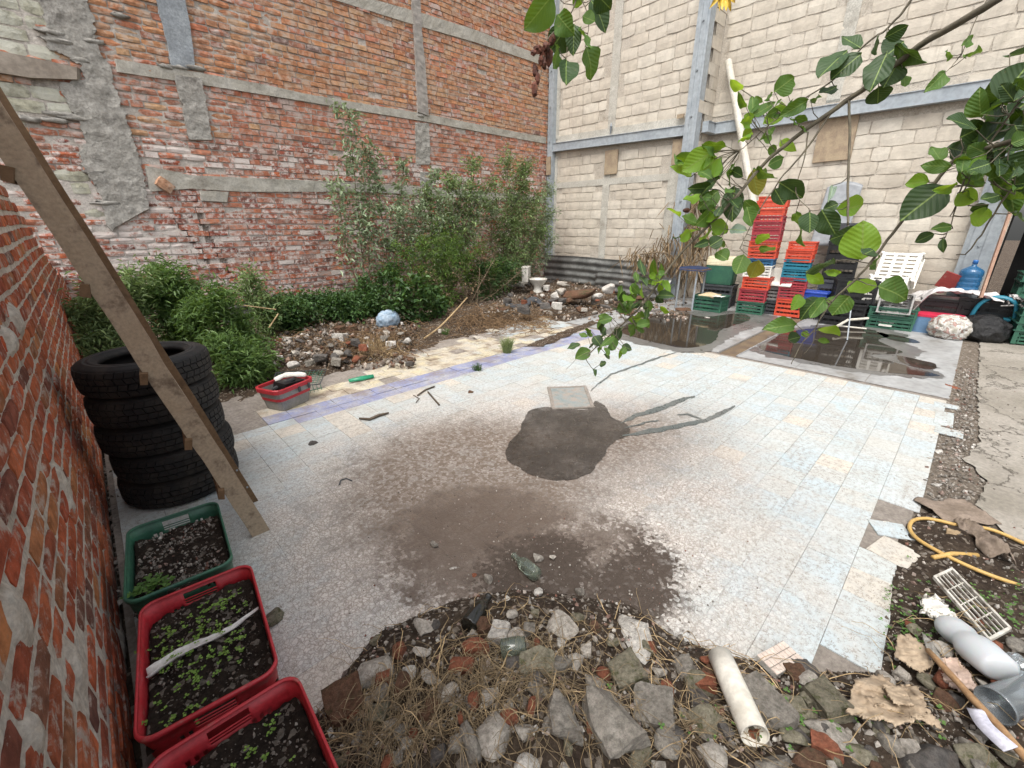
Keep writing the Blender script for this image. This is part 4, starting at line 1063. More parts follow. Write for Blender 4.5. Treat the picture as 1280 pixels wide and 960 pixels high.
m = MB(); pebbles(m, 2200, gp2, .0012, .0085, 4); tag(m.build('scattered_gravel', M_chip), kind='stuff')
def gp3():
    x = random.uniform(-.28, -.2); return (x, random.uniform(2.3, 4.0), -.02)
m = MB(); pebbles(m, 500, gp3, .006, .03, 2); 
pebbles(m, 1500, lambda: (random.uniform(2.7, 7), random.gauss(-.27, .05), .0), .004, .02, 3)
pebbles(m, 500, lambda: (random.uniform(3.2, 6.5), random.uniform(-1.5, -.3), .006), .002, .01, 3)
tag(m.build('wall_foot_gravel', M_chip), kind='stuff')

# ------------------------------------------------------------------ dry straw and stalks on the heap
M_straw = surf('dry_straw', '#8c7b60', '#6e5f49', 20, .9, 0, rnd=.3); M_straw2 = surf('dry_stalk', '#b39c76', '#8d7757', 20, .85, 0, rnd=.25)
def blade(m, p, ang, ln, r, lift=.05, curl=1.0, n=7, gz=None):
    q = Vector(p); P = [q.copy()]; a = ang; e = random.uniform(.1, .9)
    for i in range(n):
        a += random.gauss(0, .22*curl); q = q+Vector((math.cos(a)*ln/n, math.sin(a)*ln/n, 0)); 
        b = gz(q.x, q.y) if gz else 0; P.append(Vector((q.x, q.y, max(b+.004, b+lift*math.sin(PI*(i+1)/n*.9)*e+random.gauss(0, .004)))))
    m.tube(P, [r*(1-.6*i/n) for i in range(n+1)], 3, False)
m = MB()
for i in range(1050):
    c = random.choice([(560, 900, 60, 30), (540, 930, 80, 25), (600, 860, 45, 22), (650, 850, 50, 28), (480, 930, 50, 25), (700, 870, 60, 35), (850, 935, 50, 25), (450, 915, 40, 20), (590, 950, 90, 20)])
    px, py = random.gauss(c[0], c[2]), random.gauss(c[1], c[3]); q = fl(px, py, .08)
    if dist_in(q.x, q.y, PILE) <= 0.01: continue
    z = pile_z(q.x, q.y); blade(m, (q.x, q.y, z+.01), random.gauss(.9, .8)+(PI if random.random() < .5 else 0), random.uniform(.08, .26), random.uniform(.0007, .0017), .075, gz=pile_z)
tag(m.build('dry_straw', M_straw), kind='stuff')
m = MB()
for i in range(260):
    px, py = random.uniform(420, 1280), random.uniform(760, 960); q = fl(px, py, .05)
    if dist_in(q.x, q.y, PILE) <= 0.0: continue
    blade(m, (q.x, q.y, pile_z(q.x, q.y)+.01), random.uniform(0, 6.3), random.uniform(.08, .3), random.uniform(.0008, .0022), .08, 1.4, gz=pile_z)
tag(m.build('dry_stalks', M_straw2), kind='stuff')
m = MB()
for i in range(330):
    px, py = random.choice([(random.uniform(1110, 1280), random.uniform(740, 830)), (random.gauss(1120, 18), random.gauss(770, 30)), (random.gauss(1150, 20), random.gauss(800, 20)), (random.gauss(1240, 30), random.gauss(760, 15)), (random.gauss(950, 120), random.gauss(930, 18)), (random.gauss(1060, 80), random.gauss(905, 15))])
    q = fl(px, py, .03)
    if dist_in(q.x, q.y, PILE) <= 0.0: continue
    seedlings(m, (q.x, q.y, pile_z(q.x, q.y)+.002), 1, .011)
tag(m.build('ground_weeds', M_herb), kind='stuff')
# ------------------------------------------------------------------ crates stacked at the right
def slat_crate(mat, w=.56, d=.38, h=.24, name='plastic_crate', ribs=4):
    """ribbed crate: open slatted walls, floor and a lipped rim"""
    m = MB(); t = .006; hs = h/ribs
    for k in range(ribs):
        z = hs*k+hs*.36; hh = hs*.56; s = .93+.05*k/ribs
        m.box((0, -d/2*s, z), (w*s, t, hh)); m.box((0, d/2*s, z), (w*s, t, hh)); m.box((-w/2*s, 0, z), (t, d*s-t, hh)); m.box((w/2*s, 0, z), (t, d*s-t, hh))
        m.box((0, -d/2*s-.004, z+hh/2), (w*s+.012, .006, .006)); m.box((-w/2*s-.004, 0, z+hh/2), (.006, d*s+.012, .006))
    for sx in (-1, 1):
        for sy in (-1, 1): m.box((sx*w/2*.955, sy*d/2*.955, h/2), (.03, .03, h-.004))
    for k in range(7): m.box(((k/6-.5)*w*.85, -d/2*.955, h/2), (.008, .010, h-.01)); m.box(((k/6-.5)*w*.85, d/2*.955, h/2), (.008, .010, h-.01))
    for k in range(5): m.box((-w/2*.955, (k/4-.5)*d*.8, h/2), (.010, .008, h-.01)); m.box((w/2*.955, (k/4-.5)*d*.8, h/2), (.010, .008, h-.01))
    for k in range(7): m.box(((k/6-.5)*w*.84, 0, .006), (w*.075, d*.92, .008))
    for k in range(4): m.box((0, (k/3-.5)*d*.84, .004), (w*.92, .03, .006))
    root = link(name, m.mesh(mat, name=name)); r = MB()
    for sy in (-1, 1): r.box((0, sy*(d/2+.004), h-.008), (w+.03, .022, .018))
    for sx in (-1, 1): r.box((sx*(w/2+.004), 0, h-.008), (.022, d-.014, .018))
    link('rim', r.mesh(mat, name='rim'), root); return root
PROT = {}
def put_crate(mat, loc, rz, label, group, sc=(1, 1, 1), rot=None):
    if mat.name not in PROT: o = PROT[mat.name] = slat_crate(mat)
    else: o = copy_tree(PROT[mat.name])
    o.location = loc; o.rotation_euler = rot or (0, 0, rz); o.scale = sc
    return tag(o, label, 'crate', group)
FACE = PI/2+.12          # long side turned to the camera
def stack(px, py, out, sc, specs, group, rz=FACE, lean=0):
    p = fl(px, py); p += Vector((p.x, p.y, 0)).normalized()*out; z = 0.0
    for i, (mat, h, lab) in enumerate(specs):
        put_crate(mat, (p.x+random.uniform(-.012, .012), p.y+random.uniform(-.012, .012)+lean*z, z), rz+random.uniform(-.04, .04), lab, group, (sc, sc, max(h/.24, .7) if h > .16 else .85))
        z += h
    return p, z
A = 'crates of the tall red stack'
PA, zA = stack(938, 393.5, .20, .78, [
 (M_green, .225, 'green crate at the very bottom of the tallest crate stack'), (M_crim, .225, 'dark red crate second from the bottom of the tallest stack, above the green one'),
 (M_orange, .215, 'orange crate just under the white one in the tallest stack'), (M_white, .15, 'white crate in the middle of the tallest stack, under the blue one'),
 (M_blue, .17, 'blue crate in the middle of the tallest stack, above the white one'), (M_orange, .12, 'orange crate resting on the blue crate of the tallest stack'),
 (M_orange, .17, 'orange crate just below the three dark red crates in the tallest stack'), (M_crim, .12, 'lowest of the three nested dark red crates high in the tallest stack'), (M_crim, .09, 'middle of the three nested dark red crates high in the tallest stack'), (M_crim, .11, 'uppermost of the three nested dark red crates high in the tallest stack'),
 (M_orange, .13, 'lowest orange crate of the three at the head of the tallest stack'), (M_orange, .10, 'second orange crate from the top of the tallest stack'), (M_orange, .17, 'top orange crate of the tallest stack, against the pale wall')], A, lean=-.01)
B = 'crates of the grey stack'
PB, zB = stack(962, 394.5, .26, .72, [(M_dgrey, .26, 'dark grey crate on the ground between the tall and the short coloured stacks'), (M_grey, .24, 'brownish grey crate on the dark grey one between the coloured stacks')], B)
tr = MB().grid(8, 6, lambda s, t: Vector((PB.x-.2+s*.44, PB.y-.28+t*.6, zB+.03+s*.25+.02*((s*7) % 2))))
o = tr.mesh(M_white, True, 'tray'); tr = link('white_tray', o, None, (0, 0, 0)); tr.modifiers.new('s', 'SOLIDIFY').thickness = .02
tag(tr, 'white flat tray lying tilted on the brownish grey crate', 'tray')
C_ = 'crates of the short coloured stack'
PC, zC = stack(983, 397, .22, .70, [(M_orange, .31, 'orange crate at the foot of the short stack in front of the grey sheet'), (M_crim, .16, 'lower crimson crate in the short stack, above the orange one'), (M_crim, .16, 'upper crimson crate in the short stack, right under the teal ones'), (M_teal, .15, 'lower teal crate in the short stack'), (M_teal, .16, 'upper teal crate in the short stack'), (M_orange, .13, 'lower of two orange crates crowning the short stack'), (M_orange, .13, 'topmost orange crate of the short stack, next to the small black rack')], C_)
# low green crates at the left end and their load
p = fl(884, 391); PG = p+Vector((.28, .08, 0)); put_crate(M_green, PG, FACE-.1, 'low dark green crate beside the puddle with a cushion and paper on it', 'low green crates by the puddle', (.95, .95, 1.2))
m = MB().grid(12, 9, lambda s, t: Vector((PG.x-.2+s*.36, PG.y-.12+t*.3, .3+.04*math.sin(PI*s)*math.sin(PI*t)+fbm(s*5, t*5)*.008)))
cu = m.mesh(surf('cushion_cloth', '#b7a382', '#c5b292', 8, .9, .3, .003), True, 'cushion'); c_ = link('cushion', cu, None); c_.modifiers.new('s', 'SOLIDIFY').thickness = .04; tag(c_, 'flat beige cushion on the low green crate by the puddle', 'cushion')
m = MB().grid(8, 6, lambda s, t: Vector((PG.x-.28+s*.2, PG.y-.3+t*.18, .315+fbm(s*4, t*4, 3)*.02))); c_ = link('crumpled_paper', m.mesh(M_white, True), None); c_.modifiers.new('s', 'SOLIDIFY').thickness = .004; tag(c_, 'crumpled white paper on the low green crate in front of the cushion', 'paper')
# cooler chest on a dark crate
pc = PG+Vector((.62, .12, 0)); put_crate(M_dgrey, pc, FACE, 'dark crate under the green cooler with the cream lid', B, (1.05, 1.05, 1.8))
co = empty('cooler_box', (pc.x, pc.y, .44), 'green cooler box with a cream ribbed lid, left of the tallest crate stack', 'cooler', rz=FACE)
m = MB(); q = rrect(.52, .36, .06); nn = len(q); 
def loft(m, q, lv):
    n = len(q); vs = [(x*s, y*s, z) for z, s in lv for x, y in q]
    fs = [(i*n+j, i*n+(j+1) % n, (i+1)*n+(j+1) % n, (i+1)*n+j) for i in range(len(lv)-1) for j in range(n)]+[tuple(range(n-1, -1, -1)), tuple((len(lv)-1)*n+j for j in range(n))]
    m.add(vs, fs); return m
q = [(x, y) for k, (x, y) in enumerate(rrect(.36, .54, .06)) if k % 3 == 0]
q = [(y, x) for x, y in q][::-1]
link('body', loft(MB(), q, [(0, .92), (.05, .95), (.3, 1), (.36, 1.02)]).mesh(M_green, name='body'), co)
link('lid', loft(MB(), q, [(.36, 1.04), (.39, 1.06), (.40, 1.04), (.42, 1.05), (.43, 1.03), (.45, 1.03), (.46, 1), (.50, .98), (.52, .94)]).mesh(M_cream, name='lid'), co)
g = MB(); 
for dx, dz, sx, sz in ((0, .06, .16, .012), (0, -.04, .16, .012), (-.075, .01, .012, .1), (.075, .01, .012, .1), (0, .01, .06, .03)): g.box((dx-.05, -.192, .22+dz), (sx, .014, sz))
link('latch', g.mesh(M_cream, name='latch'), co)
# small table with blue cloth
pt = fl(860, 386); tb = empty('small_table', (pt.x, pt.y, 0), 'small table with dark blue cloth top among dry leaves, left of the cooler', 'table')
TZ = .80
m = MB().grid(14, 10, lambda s, t: Vector((pt.x-.18+s*.42, pt.y-.25+t*.5, TZ-(.06 if (s < .01 or t < .01 or s > .99 or t > .99) else 0)+fbm(s*3, t*3, 1)*.015)))
m.build('cloth', surf('navy_cloth', '#1f2a44', '#2a3654', 10, .9, .3, .003), tb, True)
MB().box((pt.x+.03, pt.y, TZ-.045), (.40, .48, .03)).build('tabletop', M_woodd, tb)
for dx, dy in ((-.1, -.12), (.2, -.15), (.2, .2), (-.12, .2)): MB().tube([(pt.x+dx, pt.y+dy, 0), (pt.x+dx, pt.y+dy, TZ-.06)], .018, 8).build('leg', M_steel if dx < 0 and dy < 0 else M_steeld, tb)
# grey translucent sheet leaning on the wall
m = MB(); a, b = onx(985, 240, XR2-.15), onx(1040, 318, 9.35)
m.grid(20, 20, lambda s, t: Vector((9.65-.28*t, 2.12-s*.5, 2.15-t*.95+.08*math.sin(s*3)*(1-t))))
sh = link('plastic_sheet', m.mesh(surf('milky_sheet', '#85888b', '#93979a', 1.2, .45, .2, .003), True)); sh.modifiers.new('s', 'SOLIDIFY').thickness = .006; tag(sh, 'grey plastic sheet leaning on the pale wall behind the short coloured stack', 'sheet')
# white leaning drain pipe
pa = onx(910, 76, XR2-.12); pbb = Vector((9.30, 2.55, 1.75)); a_ = Vector((PA.x+.42, PA.y-.1, .05)); dirv = (pa-onx(943, 248, 9.35)); 
m = MB(); P1 = onx(943, 262, 9.35); D = (pa-P1); bot = P1-D*((P1.z-.02)/D.z)
m.tube([bot, P1, pa], .062, 20, False); m.tube([bot, P1, pa], .056, 20, False)
tag(m.build('white_pipe', M_pvc, None, True), 'long white plastic pipe leaning on the recessed wall behind the tallest crate stack', 'pipe')
# blue box, white bucket, black rack and dark clutter
p = fl(1012, 403); bx = empty('storage_box', (p.x+.5, p.y+.12, .12), 'blue plastic box with a white handle right of the short coloured stack', 'box', rz=PI/2)
link('body', loft(MB(), [(x*.8, y*.8) for x, y in q], [(0, .9), (.30, 1), (.31, 1.06), (.33, 1.06), (.34, 1.0)]).mesh(plastic('box_blue', '#2445a0', '#2b4cab'), name='body'), bx)
g = MB(); g.tube([(-.10, -.17, .22), (-.10, -.2, .14), (.06, -.2, .14), (.06, -.17, .22)], .008, 6); link('handle', g.mesh(M_white, name='handle'), bx)
put_crate(M_black, (p.x+.5, p.y+.12, -.10), FACE, 'black crate under the blue box with the white handle', 'black crates on the right')
bk = empty('bucket', (p.x+.75, p.y-.25, .35), 'white bucket behind the foreground leaves, right of the blue box', 'bucket')
link('body', MB().lathe([(0, 0), (.12, 0), (.15, .3), (.158, .3), (.158, .28), (.165, .28), (.165, .31), (.145, .31), (.115, .02), (0, .02)], 24).mesh(M_white, True, 'body'), bk)
link('handle', MB().tube([(-.16, 0, .29), (-.14, -.07, .2), (0, -.165, .12), (.14, -.07, .2), (.16, 0, .29)], .004, 5).mesh(M_steel, True, 'handle'), bk)
put_crate(M_black, (p.x+.75, p.y-.25, .0), FACE, 'black crate under the white bucket', 'black crates on the right', (.9, .9, 1.45))
for k, (x, y, z, s, lab) in enumerate([(1052, 405, 0, 1.0, 'black crate on the ground beneath the dark tubs, left of the green crate'), (1072, 404, 0, .9, 'black crate touching the left side of the green crate that holds a grey one'), (1058, 404, .36, .95, 'black crate stacked on the other black ones below the white crates')]):
    q_ = fl(x, y); put_crate(M_black, (q_.x*.93+.62, q_.y+.02, z), FACE+.1*k, lab, 'black crates on the right', (s, s, 1.5))
rk = empty('black_rack', (9.35, 1.60, 1.30), 'small black slatted rack perched right of the top orange crate of the short stack', 'rack', rz=PI/2)
g = MB()
for sx in (-.2, .2):
    for sy in (-.14, .14): link('post', MB().box((sx, sy, .14), (.03, .03, .28)).mesh(M_black, name='post'), rk)
pass
for k in range(4): link('slat', MB().box((0, -.14, .04+k*.07), (.42, .02, .035), jit=.003).mesh(M_black, name='slat'), rk)
link('back_panel', MB().box((0, .14, .14), (.42, .012, .26)).mesh(M_dgrey, name='back_panel'), rk)
put_crate(M_black, (9.4, 1.60, .66), FACE, 'black crate holding up the small black slatted rack', 'black crates on the right', (.8, .9, 2.6)); put_crate(M_dgrey, (9.4, 1.60, .0), FACE, 'dark grey crate at the bottom under the black slatted rack', 'black crates on the right', (.85, .95, 2.7))
# the two white crates leaning over the black ones
for k, (loc, rot, sc, lab) in enumerate([((9.30, .84, .93), (0, 2.2, 0), (.9, 1.35, .9), 'upper white crate tipped on its side against the pale wall'), ((9.05, .88, .60), (0, 1.9, .04), (.75, 1.3, .85), 'lower white crate with slots, tipped on its side under the other white one')]):
    put_crate(M_white, loc, 0, lab, 'white crates tipped against the wall', sc, rot)
# green crate with a grey crate tilted in it
q_ = fl(1108, 413); gx = Vector((q_.x+.28, q_.y+.02, 0)); put_crate(M_green, gx, FACE, 'green crate on the wet paving with a grey crate tilted inside it', 'green crates on the right', (1.0, .95, .9)); put_crate(M_green, gx+Vector((0, 0, .12)), FACE, 'upper of two nested green crates on the wet paving, around the grey one', 'green crates on the right', (1.02, .97, .9))
put_crate(M_grey, gx+Vector((.02, .0, .32)), 0, 'grey crate standing tilted in the green crate below the white ones', 'grey tilted crates', (.55, 1.0, .9), (0, -1.15, .1))
lb = MB().box((gx.x-.197, gx.y+.02, .06), (.004, .16, .03)); tag(lb.build('label_strip', M_white), 'small white label on the side of the green crate on the wet paving', 'label')
m = MB(); a, b = fl(1059, 425, .01), fl(1075, 400); b = Vector((a.x+.2, b.y-.05, .48)); m.tube([a, b], .009, 8); tag(m.build('metal_rod', M_steel), 'thin pale metal rod standing in the large puddle', 'rod')
m = MB(); m.tube([fl(1046, 408, .1), fl(1060, 400, .14), fl(1085, 398, .16)], .02, 8); m.tube([fl(1046, 407, .05), fl(1083, 411, .03)], .012, 8); tag(m.build('white_stick', M_pvc), 'pale bent stick lying beside the green crate at the puddle edge', 'stick')
# grey slab leaning right of the green crate
m = MB().box((9.25, .56, .24), (.05, .22, .5), (0, -.5, .1), jit=.01); tag(m.build('stone_board', M_conc), 'narrow grey speckled board leaning between the green crate and the blue tub', 'board')
# blue tub with red rim
q_ = fl(1174, 415); tu = empty('blue_tub', (9.10, .19, 0), 'faded blue tub with a red rim behind the clear bag', 'tub', rz=PI/2)
Q = [(y, x) for x, y in [(x, y) for k, (x, y) in enumerate(rrect(.34, .56, .07)) if k % 3 == 0]][::-1]
link('body', loft(MB(), Q, [(0, .92), (.24, 1)]).mesh(plastic('tub_blue', '#6585a5', '#5f7d9b', .55, .15), name='body'), tu)
link('rim', loft(MB(), Q, [(.241, 1.03), (.275, 1.04), (.28, .98)]).mesh(plastic('rim_pink', '#c22845', '#cc3350', .45, .1), name='rim'), tu)
def crumple(name, loc, r, mat, label, cat, seed, sub=4, amp=.16, sz=(1, 1, 1), sharp=True):
    bm = bmesh.new(); bmesh.ops.create_icosphere(bm, subdivisions=sub, radius=1)
    for v in bm.verts:
        o = Vector((seed, seed*.7, 0)); n1 = abs(mnoise.noise(v.co*2.2+o)); n2 = abs(mnoise.noise(v.co*5+o)); n3 = mnoise.noise(v.co*11+o)
        f = 1+amp*(1.2-n1*3.2-n2*1.6)+n3*amp*.3; v.co *= f; v.co.z = max(v.co.z, -.72)
        v.co = Vector((v.co.x*r*sz[0], v.co.y*r*sz[1], v.co.z*r*sz[2]))
    me = bpy.data.meshes.new(name); bm.to_mesh(me); bm.free(); me.materials.append(mat); o = link(name, me, None, loc)
    if not sharp: me.polygons.foreach_set('use_smooth', [True]*len(me.polygons))
    return tag(o, label, cat)
n = N('clear_bag'); c = n.ramp(n.noise(14, 3, .6), [(0, L('#8d8672')), (.42, L('#b9b3a6')), (.5, L('#d8d6d0')), (.58, L('#8b7a6a')), (.66, L('#b98d86')), (1, L('#c9c4a8'))]); n.bump(n.noise(16, 6, .75), 1.0, .03); M_bag = n.fin(c, .18, 0, .8)
q_ = fl(1188, 423); crumple('clear_bag', (8.80, .02, .14), .21, M_bag, 'clear plastic bag stuffed with scraps in front of the blue tub', 'bag', 3, amp=.12, sharp=False, sz=(1, 1.1, .9))
n = N('black_bag'); n.bump(n.noise(11, 6, .75), 1.0, .04); M_bbag = n.fin(L('#101011'), .28, 0, .6)
q_ = fl(1226, 418); crumple('rubbish_bag', (8.95, -.32, .15), .23, M_bbag, 'shiny black rubbish bag right of the clear bag', 'bag', 8, amp=.09, sharp=False, sz=(1, 1.2, .9))
# clutter behind the tub
q_ = Vector((8.75, .28, 0))
put_crate(M_black, (9.47, .10, .02), FACE, 'black crate behind the blue tub with a grey tray in it', 'black crates on the right', (1.25, 1, 1.9))
m = MB().box((9.33, .17, .42), (.03, .46, .24), (0, -.35, 0)); tg = m.build('grey_tray', M_grey); tag(tg, 'grey tray standing in the black crate behind the blue tub', 'tray')
n = N('thin_plastic'); n.bump(n.noise(6, 5, .7), .5, .02); M_thin = n.fin(n.mix(n.noise(5), L('#b9b4b0'), L('#cfccca')), .35, 0, .6)
m = MB().grid(40, 30, lambda s, t: Vector((9.12+.42*t+fbm(s*4, t*4, 3)*.05, .58-s*1.0, .53+.10*math.sin(s*PI)-max(0, .25-s)*1.6*(1-t)+fbm(s*5, t*5, 1)*.06)))
th_ = link('plastic_film', m.mesh(M_thin, True)); th_.modifiers.new('s', 'SOLIDIFY').thickness = .003; tag(th_, 'crumpled whitish plastic film draped over the crates below the water jug', 'plastic film')
put_crate(M_black, (9.50, -.30, .02), FACE, 'black crate below the blue water jug', 'black crates on the right', (1.2, 1, 2.1))
jg = empty('water_jug', (9.38, .0, .62), 'blue translucent water jug standing before the grey steel post', 'jug')
n = N('jug_blue'); n.b.inputs['Transmission Weight'].default_value = .55; M_jug = n.fin(L('#3f7fb0'), .12, 0, .6)
link('body', MB().lathe([(0, 0), (.12, 0), (.132, .015), (.132, .05), (.124, .065), (.132, .08), (.132, .12), (.124, .135), (.132, .15), (.132, .19), (.124, .205), (.132, .22), (.132, .27), (.12, .30), (.06, .34), (.03, .355), (.028, .38)], 32).mesh(M_jug, True, 'body'), jg)
link('cap', MB().lathe([(0, .385), (.03, .385), (.03, .43), (.024, .44), (0, .44)], 20).mesh(plastic('cap_blue', '#2b66a8', '#2b66a8'), True, 'cap'), jg)
m = MB().box((9.32, .19, .74), (.02, .24, .24), (.35, -.2, 0), jit=.006); tag(m.build('red_board', plastic('board_red', '#7d2a26', '#8b352f', .7)), 'small dark red board propped left of the blue water jug', 'board')
# dark shed opening with purple edge, plank, teal chair and green crates
sh = empty('shed', (9.2, -1.2, 0), 'dark shed opening with a purple top edge at the far right', 'shed')
M_dark = surf('shed_painted_shade', '#151312', '#1c1a18', 2, .95, .2, .01)  # near-black colour puts the interior's shade into the shed walls and roof
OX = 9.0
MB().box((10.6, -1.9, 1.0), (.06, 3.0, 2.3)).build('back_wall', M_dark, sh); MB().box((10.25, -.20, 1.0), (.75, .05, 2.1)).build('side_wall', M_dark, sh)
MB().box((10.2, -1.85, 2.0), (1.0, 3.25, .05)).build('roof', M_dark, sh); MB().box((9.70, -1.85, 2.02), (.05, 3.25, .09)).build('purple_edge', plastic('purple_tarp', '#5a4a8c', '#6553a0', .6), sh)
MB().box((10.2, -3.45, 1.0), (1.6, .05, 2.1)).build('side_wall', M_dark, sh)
a, b = onx(1226, 372, 8.72), onx(1264, 262, 8.95); d = b-a
m = MB().box((a+b)/2, (.03, .10, d.length), d.to_track_quat('Z', 'Y').to_matrix(), jit=.003); tag(m.build('leaning_plank', surf('pinkish_wood', '#a3806e', '#b3947f', 7, .85, .4, .003)), 'pinkish plank leaning at the left jamb of the dark shed', 'plank')
q_ = fl(1262, 405); 
for k in range(5): put_crate(M_green, (9.15, -1.0, .02+.10*k), FACE, ['lowest of the nested green crates in front of the dark shed', 'second green crate from the ground before the shed', 'middle green crate before the shed', 'second green crate from the top before the shed', 'top green crate of the nested pile before the dark shed'][k], 'green crates before the shed', (1.5, 1.2, .8))
for k in range(2): put_crate(M_green, (10.1, -.85, .55+.12*k), FACE, ['lower green crate deep in the dark shed', 'upper green crate deep in the dark shed'][k], 'green crates in the shed', (1.2, 1, .9))
put_crate(M_dgrey, (10.1, -.85, .0), FACE, 'dark crate under the green ones in the shed', 'green crates in the shed', (1.2, 1.1, 2.2))
m = MB()
for k in range(60):
    p0 = Vector((8.9+random.uniform(-.15, .3), -.45-random.random()*1.1, .52+random.uniform(0, .09))); m.tube([p0, p0+Vector((random.uniform(-.1, .1), random.uniform(-.16, .16), random.uniform(-.04, .06)))], random.uniform(.006, .016), 5)
tag(m.build('scrap_metal', surf('scrap', '#3c3a38', '#8e8b87', 30, .4, .2, .003, metal=.4)), 'tangle of dark scrap metal lying on the green crates before the shed', 'scrap metal')
ch = empty('teal_chair', (9.3, -.36, .1), 'teal plastic chair back poking out behind the black rubbish bag', 'chair')
m = MB(); m.tube(smooth_path([(9.2, -.14, .1), (9.2, -.18, .42), (9.2, -.28, .56), (9.2, -.42, .58), (9.2, -.54, .5), (9.2, -.58, .3)], 5), .03, 10, flat=.6); m.build('backrest', M_teal, ch, True)
MB().box((9.38, -.36, .28), (.36, .38, .03)).build('seat', M_teal, ch)
for a_, b_ in ((9.22, -.2), (9.22, -.52), (9.5, -.2), (9.5, -.52)): MB().tube([(a_, b_, 0.01), (a_, b_, .27)], .018, 8).build('leg', M_teal, ch)
m = MB().grid(12, 8, lambda s, t: Vector((9.2+.2*t, -.45-s*.4, .60+fbm(s*4, t*3, 5)*.03))); o = link('white_rag', m.mesh(M_thin, True)); o.modifiers.new('s', 'SOLIDIFY').thickness = .004; tag(o, 'whitish rag on the clutter in front of the shed, right of the plank foot', 'rag')

# corrugated sheets
def corrug(name, a, b, z0, z1, nw, mat, label, tilt=0.0, amp=.02):
    a = Vector(a); b = Vector(b); d = (b-a); nrm = Vector((-d.y, d.x, 0)).normalized()
    if nrm.dot(CAM-a) < 0: nrm = -nrm
    m = MB().grid(30, nw*8+1, lambda s, t: a+d*s+Vector((0, 0, z0+(z1-z0)*t+.02*fbm(s*2, 1)))+nrm*(amp*math.sin(t*nw*2*PI)+tilt*(1-t)))
    o = link(name, m.mesh(mat, True)); o.modifiers.new('s', 'SOLIDIFY').thickness = .003; return tag(o, label, 'metal sheet', 'corrugated metal sheets')
M_zinc = surf('zinc_sheet', '#6f706e', '#8a8b88', 3, .45, .15, .003, dirt=('#5b554e', .3, 4), metal=.55)
M_zincd = surf('zinc_dark', '#3a3a38', '#4a4946', 3, .6, .15, .003, dirt=('#35302b', .4, 4), metal=.3)
a, b = onx(684, 350, 9.0), onx(858, 345, 8.95)
corrug('metal_sheet', (9.0, 8.1, 0), (8.95, 4.65, 0), .12, .78, 4, M_zinc, 'long grey corrugated metal sheet standing along the foot of the pale wall', .06)
corrug('metal_sheet', (8.85, 6.3, 0), (8.72, 4.3, 0), .04, .5, 3, M_zinc, 'lower corrugated metal sheet overlapping the long one beside the rubble', .05)
corrug('metal_sheet', (1.3, 8.0, 0), (4.1, 7.9, 0), .0, .42, 4, M_zincd, 'dark corrugated metal sheet low against the brick wall behind the vines', .05)
# ------------------------------------------------------------------ plants
M_lf = leaf_mat('shrub_green', '#647a4c', '#8a9c68', .25, .55, .5); M_lf2 = leaf_mat('shrub_grey_green', '#7c8c6c', '#9ba98a', .25, .55, .4)
M_lf3 = leaf_mat('fern_green', '#46632d', '#6c863e', .3, .55, .5); M_lfd = leaf_mat('vine_green', '#33502a', '#4b6836', .2, .5, .5); M_lfb = leaf_mat('bright_green', '#4d6b38', '#6a844a', .3, .5, .4)
M_stem = surf('stem_bark', '#6a5b49', '#7c6e59', 14, .85, .3, .003)
M_tan = surf('dead_leaf', '#8a765a', '#6f5d46', 10, .9, .2, .002, rnd=.3)
def add_leaf(m, p, d, ln, wd, up=None, fold=.25):
    d = d.normalized(); u = up or Vector((random.gauss(0, .5), random.gauss(0, .5), 1)); s = d.cross(u); s = s.normalized() if s.length > 1e-4 else d.orthogonal()
    n = s.cross(d).normalized(); a = p+d*ln*.33; b = p+d*ln*.7
    m.add([p, a+s*wd*.5+n*wd*fold, b+s*wd*.42+n*wd*fold-Vector((0, 0, ln*.05)), p+d*ln-Vector((0, 0, ln*.16)), b-s*wd*.42+n*wd*fold-Vector((0, 0, ln*.05)), a-s*wd*.5+n*wd*fold], [(0, 1, 2, 3), (0, 3, 4, 5)])
def shrub(name, label, cat, base, tips, nl, ln, wd, mat, group=None, spread=.22, stem_r=.012, side=5, droop=.2, start=.35, clump=.1):
    base = Vector(base); root = empty(name, base, label, cat, group); st = MB(); lf = MB(); twigs = []
    for tpt in tips:
        tpt = Vector(tpt); mid = base.lerp(tpt, .5)+Vector((random.gauss(0, .06), random.gauss(0, .06), random.gauss(0, .04)))
        P = smooth_path([base+Vector((random.gauss(0, .04), random.gauss(0, .04), -.04)), mid, tpt], 8); k = len(P)
        st.tube(P, [stem_r*(1-.75*i/(k-1)) for i in range(k)], 6, False); H = (tpt-base).length
        for _ in range(int(side*H*2.2)+2):
            i = random.randrange(int(k*start), k); q = P[i]; d = Vector((random.gauss(0, 1), random.gauss(0, 1), random.gauss(.35, .5))).normalized()*random.uniform(.4, 1.0)*spread*(1.25-.6*i/k)
            e = q+d; st.tube([q, (q+e)/2+Vector((0, 0, .02)), e], [stem_r*.35, stem_r*.25, stem_r*.12], 4, False); twigs.append((q, e))
        for i in range(int(k*.6), k-1): twigs.append((P[i], P[i+1]))
    for _ in range(int(nl*1.7)):
        a, b = random.choice(twigs); t = random.random()**.6; p = a.lerp(b, t)+Vector((random.gauss(0, 1), random.gauss(0, 1), random.gauss(0, 1)))*clump*.35
        d = (b-a).normalized()*.7+Vector((random.gauss(0, .7), random.gauss(0, .7), random.gauss(.1, .5)-droop)); s = random.uniform(.6, 1.25)
        add_leaf(lf, p, d, ln*s, wd*s)
    st.build('stem', M_stem, root, True); o = lf.build('foliage', mat, root); return root
def on_y(px, py, y): return ony(px, py, y)
BU = 'shrubs growing before the brick wall'
def tips_px(y, *a): return [ony(px, py, y+random.uniform(-.15, .15)) for px, py in a]
